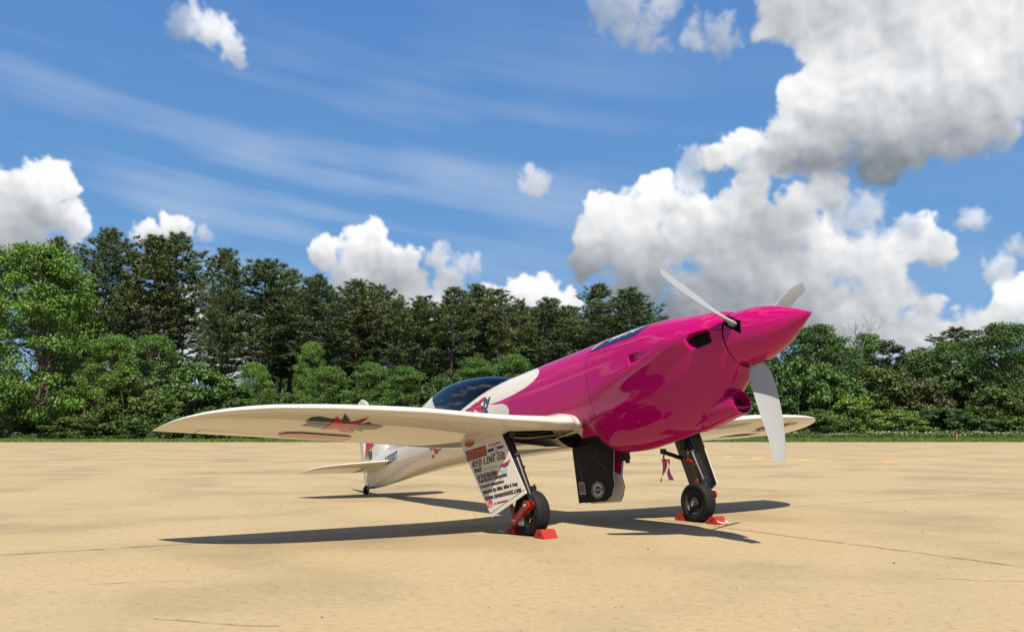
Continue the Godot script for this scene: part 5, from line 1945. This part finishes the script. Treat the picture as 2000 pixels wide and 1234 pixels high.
const TREES := [
	["pine", -45.15, -80.0, 16.53, 7.0, "dark pine whose crown is cut by the left picture edge above the bright broadleaf", 0],
	["pine", -42.69, -84.0, 18.58, 6.0, "dark pine whose top peeks out behind the tall bright green broadleaf", 0],
	["pine", -35.22, -78.0, 18.18, 7.5, "tallest pine, with a narrow pointed top right of the bright broadleaf", 0],
	["pine", -31.57, -79.0, 17.89, 8.5, "broad dark pine, left half of the widest paired crown in the wood", 0],
	["pine", -30.14, -81.0, 18.23, 8.5, "broad dark pine, right half of the widest paired crown in the wood", 0],
	["pine", -24.65, -77.0, 16.30, 5.5, "slender pine with a bare leaning trunk right of the widest paired crown", 0],
	["pine", -21.55, -79.0, 15.69, 9.0, "broad flat-topped pine standing above the middle of the long near wing", 0],
	["pine", -20.24, -83.0, 15.38, 6.0, "narrow dim pine squeezed between the flat-topped pine and its right neighbour", 0],
	["pine", -16.79, -78.0, 14.06, 7.0, "dark pine with sloping right shoulder, above the wing star emblem", 0],
	["pine", -13.49, -79.0, 13.91, 8.0, "round-crowned pine directly left of the small white cloud gap", 0],
	["pine", -12.03, -82.0, 13.70, 6.0, "lower pine leaning on the right side of the round-crowned pine", 0],
	["pine", -10.08, -80.0, 12.37, 5.0, "short spindly pine with pale lower trunk behind the tail fin bushes", 0],
	["pine", -7.98, -79.0, 12.45, 6.0, "pine with two pale bare trunks below it, left of the cockpit canopy", 0],
	["pine", -5.14, -78.0, 12.89, 6.5, "full dark pine standing straight behind the dark cockpit canopy", 0],
	["pine", -3.22, -81.0, 13.73, 6.0, "pine with feathery spire right of the full pine behind the canopy", 0],
	["pine", -1.44, -79.0, 13.09, 6.5, "dense pine whose ragged tip points into the white cloud bank", 0],
	["pine", 0.70, -82.0, 12.38, 4.5, "thin sparse pine in the notch before the low white cloud", 0],
	["pine", 3.18, -80.0, 12.42, 7.0, "wide loose pine with a gap below it, above the cream scallop of the fuselage", 0],
	["pine", 5.27, -83.0, 11.76, 4.5, "small pine tucked between the wide loose pine and the pointed pine", 0],
	["pine", 7.55, -79.0, 13.36, 7.0, "pointed tiered pine second from the right end of the pine row", 0],
	["pine", 10.29, -78.0, 12.93, 7.0, "last tall pine of the row, above the dark sponsor banner on the nose", 0],
	["pine", 12.76, -84.0, 11.79, 5.0, "low pine at the right end of the row dipping behind the pink nose", 0],
	["pine", 45.14, -92.0, 10.95, 8.0, "dark umbrella-shaped pine rising over the broadleaf wood at right", 0],
	["cedar", 36.85, -88.0, 9.41, 5.0, "dark conical cedar in the middle of the right wood", 0],
	["broad", -35.81, -69.0, 14.77, 11.0, "tall bright green broadleaf tree at the left end of the wood", 0],
	["broad", -31.03, -70.0, 8.02, 6.0, "lower bright broadleaf beside the tall one, under the tallest pine", 0],
	["broad", -28.86, -73.0, 8.32, 6.0, "thin leafy young tree reaching up into the gap under the paired pines", 1],
	["broad", -19.97, -71.0, 5.99, 4.0, "small light green tree whose leaves catch the sun below the flat-topped pine", 0],
	["broad", -16.76, -75.0, 7.98, 3.5, "slim yellowish sapling before the dark trunks above the wing star emblem", 0],
	["broad", -14.09, -70.0, 5.60, 5.0, "rounded green sapling left of the tail fin tip", 1],
	["broad", -11.11, -71.0, 5.99, 4.5, "pointed green sapling directly above the tail fin tip", 1],
	["broad", -8.27, -70.0, 5.60, 5.0, "bushy green sapling between the tail fin tip and the cockpit canopy", 1],
	["broad", -2.92, -72.0, 6.39, 5.5, "leafy young tree directly behind the top of the cockpit canopy", 1],
	["broad", 0.00, -74.0, 6.88, 5.0, "leafy young tree right of the canopy, against the fuselage spine", 1],
	["broad", 27.84, -84.0, 10.36, 10.0, "large dark green broadleaf tree rising behind the propeller spinner", 2],
	["broad", 35.18, -90.0, 10.22, 7.0, "mid green tree beside the bare grey tree in the right wood", 1],
	["broad", 39.28, -88.0, 8.42, 8.0, "pale grey-green tree right of the conical cedar", 3],
	["broad", 41.25, -86.0, 9.02, 7.0, "green broadleaf in front of the umbrella-shaped pine", 1],
	["broad", 43.80, -80.0, 10.09, 10.0, "large dark broadleaf cut by the right picture edge", 2],
	["bare", 33.41, -89.0, 10.72, 4.0, "leafless grey tree with fine twigs sticking up from the right wood", 0],
	["bush", -24.10, -70.0, 5.76, 8.0, "dense mid green thicket bush behind the outer part of the near wing", 0],
	["bush", -29.08, -69.0, 5.19, 6.0, "tangled low thicket right of the bright broadleaf trunk", 1],
	["bush", -20.71, -68.5, 3.04, 6.0, "low shady bush behind the highest arc of the near wing", 2],
	["bush", -17.13, -69.5, 3.46, 5.0, "dim bush below the slim yellowish sapling", 2],
	["bush", -5.50, -70.0, 4.86, 5.0, "round bush touching the rear edge of the cockpit canopy", 2],
	["bush", -24.76, -68.0, 3.22, 5.0, "olive brush with grey stems just above the near wing tip", 1],
	["bush", -32.19, -67.0, 1.80, 6.0, "scrubby bush under the bright broadleaf near the left picture edge", 1],
	["bush", -37.48, -68.0, 2.65, 5.0, "brown twiggy brush at the foot of the left picture edge", 4],
	["bush", -28.43, -67.0, 1.43, 5.0, "low spreading shrub at the grass edge left of the wing tip", 2],
	["bush", 23.32, -76.0, 6.70, 7.0, "lush green bush behind the lower propeller blade", 0],
	["bush", 26.76, -78.0, 6.32, 7.0, "big rounded bush right of the lower propeller blade", 0],
	["bush", 27.70, -74.0, 3.63, 5.0, "bright yellow-green bush standing out at the front of the right wood", 3],
	["bush", 32.04, -80.0, 6.46, 8.0, "tall olive bush in the middle front of the right wood", 1],
	["bush", 35.04, -79.0, 5.24, 7.0, "brownish-green bush below the pale grey-green tree", 4],
	["bush", 39.23, -80.0, 6.28, 8.0, "broad green bush below the umbrella-shaped pine", 2],
	["bush", 40.29, -76.0, 4.47, 7.0, "sunlit rounded bush at the foot of the right-edge tree", 1],
	["bush", 24.49, -73.0, 2.38, 5.0, "low bush behind the far wing tip", 0],
	["bush", 31.87, -75.0, 2.42, 5.0, "low bush at the grass edge right of the bright yellow-green bush", 3],
	["bush", 35.65, -75.0, 2.50, 6.0, "spreading bush at the grass edge above the orange posts", 2],
	["bush", 37.83, -74.0, 1.90, 4.0, "small bush at the grass edge beside the orange posts", 2],
	["bush", 41.96, -75.0, 2.84, 6.0, "bush cut by the right picture edge at its foot", 0],
]

func build_wood() -> void:
	var pines := []
	for k in 6:
		# 16 m tall, 7 m wide
		pines.append(pine_tree(100 + k, 16.0, 7.0, [0.42, 0.50, 0.38, 0.45, 0.53, 0.36][k], [Color(0.065, 0.106, 0.031), Color(0.080, 0.117, 0.031), Color(0.057, 0.098, 0.034), Color(0.085, 0.117, 0.034), Color(0.069, 0.104, 0.029), Color(0.070, 0.112, 0.040)][k], [0.10, 0.28, 0.12, 0.22, 0.3, 0.08][k]))
	var broads := [
		broad_tree(200, 10.0, 8.0, 0.7, 200, 170, 0.10, Color(0.105, 0.205, 0.030)),
		broad_tree(201, 10.0, 8.0, 0.6, 180, 140, 0.11, Color(0.082, 0.170, 0.030)),
		broad_tree(202, 10.0, 8.0, 0.7, 180, 140, 0.11, Color(0.060, 0.125, 0.028)),
		broad_tree(203, 10.0, 8.0, 1.0, 150, 100, 0.13, Color(0.085, 0.145, 0.045))]
	var bushes := [bush_shape(300, Color(0.062, 0.125, 0.024), 0.15), bush_shape(301, Color(0.082, 0.125, 0.026), 0.14), bush_shape(302, Color(0.05, 0.105, 0.024), 0.16), bush_shape(303, Color(0.115, 0.20, 0.026), 0.15), bush_shape(304, Color(0.085, 0.09, 0.038), 0.13)]
	var cedar := broad_tree(205, 10.0, 5.5, 0.5, 120, 70, 0.14, Color(0.035, 0.055, 0.022))
	var r := RandomNumberGenerator.new()
	r.seed = 5
	var np := 0
	var nb := 0
	var ns := 0
	for q in TREES:
		var at := Vector3(q[1], -0.05, q[2])
		var H: float = q[3] + 0.05
		var W: float = q[4]
		var turn := r.randf() * TAU
		var shape: Array
		var o: Node3D
		var sc: Vector3
		match q[0]:
			"pine":
				o = thing("pine_tree", q[5], "pine tree", at, turn, "pines of the wood")
				shape = pines[np % 6]
				sc = Vector3(W / 7.0, H / 16.0, W / 7.0)
				np += 1
			"cedar":
				o = thing("cedar_tree", q[5], "cedar tree", at, turn)
				shape = cedar
				sc = Vector3(W / 5.5, H / 10.0, W / 5.5)
			"broad":
				o = thing("broadleaf_tree", q[5], "tree", at, turn, "broadleaf trees of the wood")
				shape = broads[q[6]]
				sc = Vector3(W / 8.0, H / 10.0, W / 8.0)
				nb += 1
			"bush":
				o = thing("bush", q[5], "bush", at, turn, "bushes along the edge of the wood")
				shape = bushes[q[6]]
				sc = Vector3(W / 4.2, H / 3.0, W / 4.2)
				ns += 1
			"bare":
				o = thing("bare_tree", q[5], "bare tree", at, turn)
				made("trunk", bare_tree(7, H), M.grey_bark, o)
				continue
		var a := part("trunk" if q[0] != "bush" else "stems", shape[0], o)
		var b := part("crown" if q[0] != "bush" else "leaves", shape[1], o)
		a.scale = sc
		b.scale = sc
	# second and third rows: dim pines inside the wood, nothing tells them apart
	for k in 34:
		var x := -48.0 + 59.0 * (k + 0.5) / 34.0 + r.randf_range(-0.9, 0.9)
		var z := -86.0 - 9.0 * r.randf()
		if x > -37.0 and x < -25.0 and k % 3 == 0:
			continue
		var o := thing("pine_tree", "dim pine standing deep in the wood behind the front row of pines", "pine tree", Vector3(x, -0.05, z), r.randf() * TAU, "pines behind the front row")
		var shape: Array = pines[r.randi() % 6]
		var H := 12.6 + r.randf_range(-1.2, 1.0) + (1.8 if x < -18.0 else 0.0)
		for j in 2:
			var p := part(["trunk", "crown"][j], shape[j], o)
			p.scale = Vector3(0.95, H / 16.0, 0.95)
	# the far side of the wood, one leafy mass
	var mm := MultiMesh.new()
	mm.transform_format = MultiMesh.TRANSFORM_3D
	mm.mesh = bushes[2][1]
	var spots := []
	for k in 130:
		var x := -62.0 + 124.0 * (k + r.randf()) / 130.0
		var z := -98.0 - 10.0 * r.randf()
		var h := r.randf_range(4.2, 5.8) if x > -44.0 and x < -27.0 else r.randf_range(6.5, 9.0)
		if x > 20.0:
			h = r.randf_range(7.5, 9.5)
		spots.append(Transform3D(Basis(Vector3.UP, r.randf() * TAU).scaled(Vector3(1.5, h / 3.0, 1.5)), Vector3(x, -0.1, z)))
	for k in 60:
		# undergrowth between the trunks
		var x := -50.0 + 100.0 * (k + r.randf()) / 60.0
		var z := -76.0 - 12.0 * r.randf()
		var h := r.randf_range(1.6, 2.8)
		spots.append(Transform3D(Basis(Vector3.UP, r.randf() * TAU).scaled(Vector3(1.1, h / 3.0, 1.1)), Vector3(x, -0.1, z)))
	mm.instance_count = spots.size()
	for k in spots.size():
		mm.set_instance_transform(k, spots[k])
	var far := MultiMeshInstance3D.new()
	far.name = "undergrowth"
	far.multimesh = mm
	far.set_meta("kind", "stuff")
	far.set_meta("label", "dark leafy undergrowth filling the depth of the wood")
	add_child(far)

func build_grass() -> void:
	var r := RandomNumberGenerator.new()
	r.seed = 41
	var variants := []
	var m := MB.new()
	for k in 26:
		var a := r.randf() * TAU
		var p := Vector3(cos(a), 0, sin(a)) * 0.22 * sqrt(r.randf())
		var h := r.randf_range(0.09, 0.24)
		var bend := Vector3(r.randfn(), 0, r.randfn()) * 0.05
		var s := Vector3(r.randfn(), 0, r.randfn()).normalized() * 0.012
		var f := r.randf_range(0.75, 1.3)
		m.col = Color(0.09 * f * r.randf_range(0.9, 1.3), 0.165 * f, 0.026 * f)
		var nn := Vector3(r.randfn() * 0.5, 0.8, 0.6 + r.randfn() * 0.5).normalized()
		m.tri(p - s, p + s, p + bend + Vector3(0, h, 0), nn)
	var mm := MultiMesh.new()
	mm.transform_format = MultiMesh.TRANSFORM_3D
	mm.mesh = m.mesh(M.grass_blade)
	var spots := []
	for k in 26000:
		var z := -59.75 - 9.5 * pow(r.randf(), 1.35)
		var x := r.randf_range(-44.0, 44.0)
		var s := r.randf_range(0.7, 1.25) * (1.0 + 0.5 * smoothstep(-64.0, -69.0, z))
		spots.append(Transform3D(Basis(Vector3.UP, r.randf() * TAU).scaled(Vector3(1.2, s, 1.2)), Vector3(x, -0.05, z)))
	mm.instance_count = spots.size()
	for k in spots.size():
		mm.set_instance_transform(k, spots[k])
	var g := MultiMeshInstance3D.new()
	g.name = "grass"
	g.multimesh = mm
	g.set_meta("kind", "stuff")
	g.set_meta("label", "mown green grass strip between apron and wood")
	add_child(g)
	# tall weeds with small white flowers at the foot of the bushes
	var w := MB.new()
	var fl := MB.new()
	for k in 16:
		var a := r.randf() * TAU
		var p := Vector3(cos(a), 0, sin(a)) * 0.35 * sqrt(r.randf())
		var h := r.randf_range(0.35, 0.75)
		var e := p + Vector3(r.randfn() * 0.08, h, r.randfn() * 0.08)
		var f := r.randf_range(0.8, 1.2)
		w.col = Color(0.085 * f, 0.14 * f, 0.03 * f)
		var s := Vector3(r.randfn(), 0, r.randfn()).normalized() * 0.016
		w.tri(p - s, p + s, e, Vector3(0, 0.6, 0.8).normalized())
		leaf_clump(w, r, p.lerp(e, 0.6), Vector3(0.1, 0.14, 0.1), 5, 0.07, w.col)
		if k % 4 == 0:
			for j in 3:
				var c := e + Vector3(r.randfn(), r.randfn() * 0.4, r.randfn()) * 0.05
				fl.tri(c + Vector3(-0.02, 0, 0), c + Vector3(0.02, 0, 0.01), c + Vector3(0, 0.022, -0.012), Vector3(0, 0.8, 0.6).normalized())
	for pass_k in 2:
		var m2 := MultiMesh.new()
		m2.transform_format = MultiMesh.TRANSFORM_3D
		m2.mesh = w.mesh(M.grass_blade) if pass_k == 0 else fl.mesh(M.petal)
		var r2 := RandomNumberGenerator.new()
		r2.seed = 43
		var sp := []
		for k in 900:
			var right := r2.randf() < 0.6
			var x := r2.randf_range(12.0, 44.0) if right else r2.randf_range(-44.0, 12.0)
			var z := -66.5 - 4.0 * r2.randf() - (3.0 if right else 0.0)
			sp.append(Transform3D(Basis(Vector3.UP, r2.randf() * TAU).scaled(Vector3.ONE * r2.randf_range(0.7, 1.3)), Vector3(x, -0.05, z)))
		m2.instance_count = sp.size()
		for k in sp.size():
			m2.set_instance_transform(k, sp[k])
		var o := MultiMeshInstance3D.new()
		o.name = "weeds" if pass_k == 0 else "flowers"
		o.multimesh = m2
		o.set_meta("kind", "stuff")
		o.set_meta("label", "tall weeds at the foot of the bushes" if pass_k == 0 else "small white flowers among the weeds")
		add_child(o)
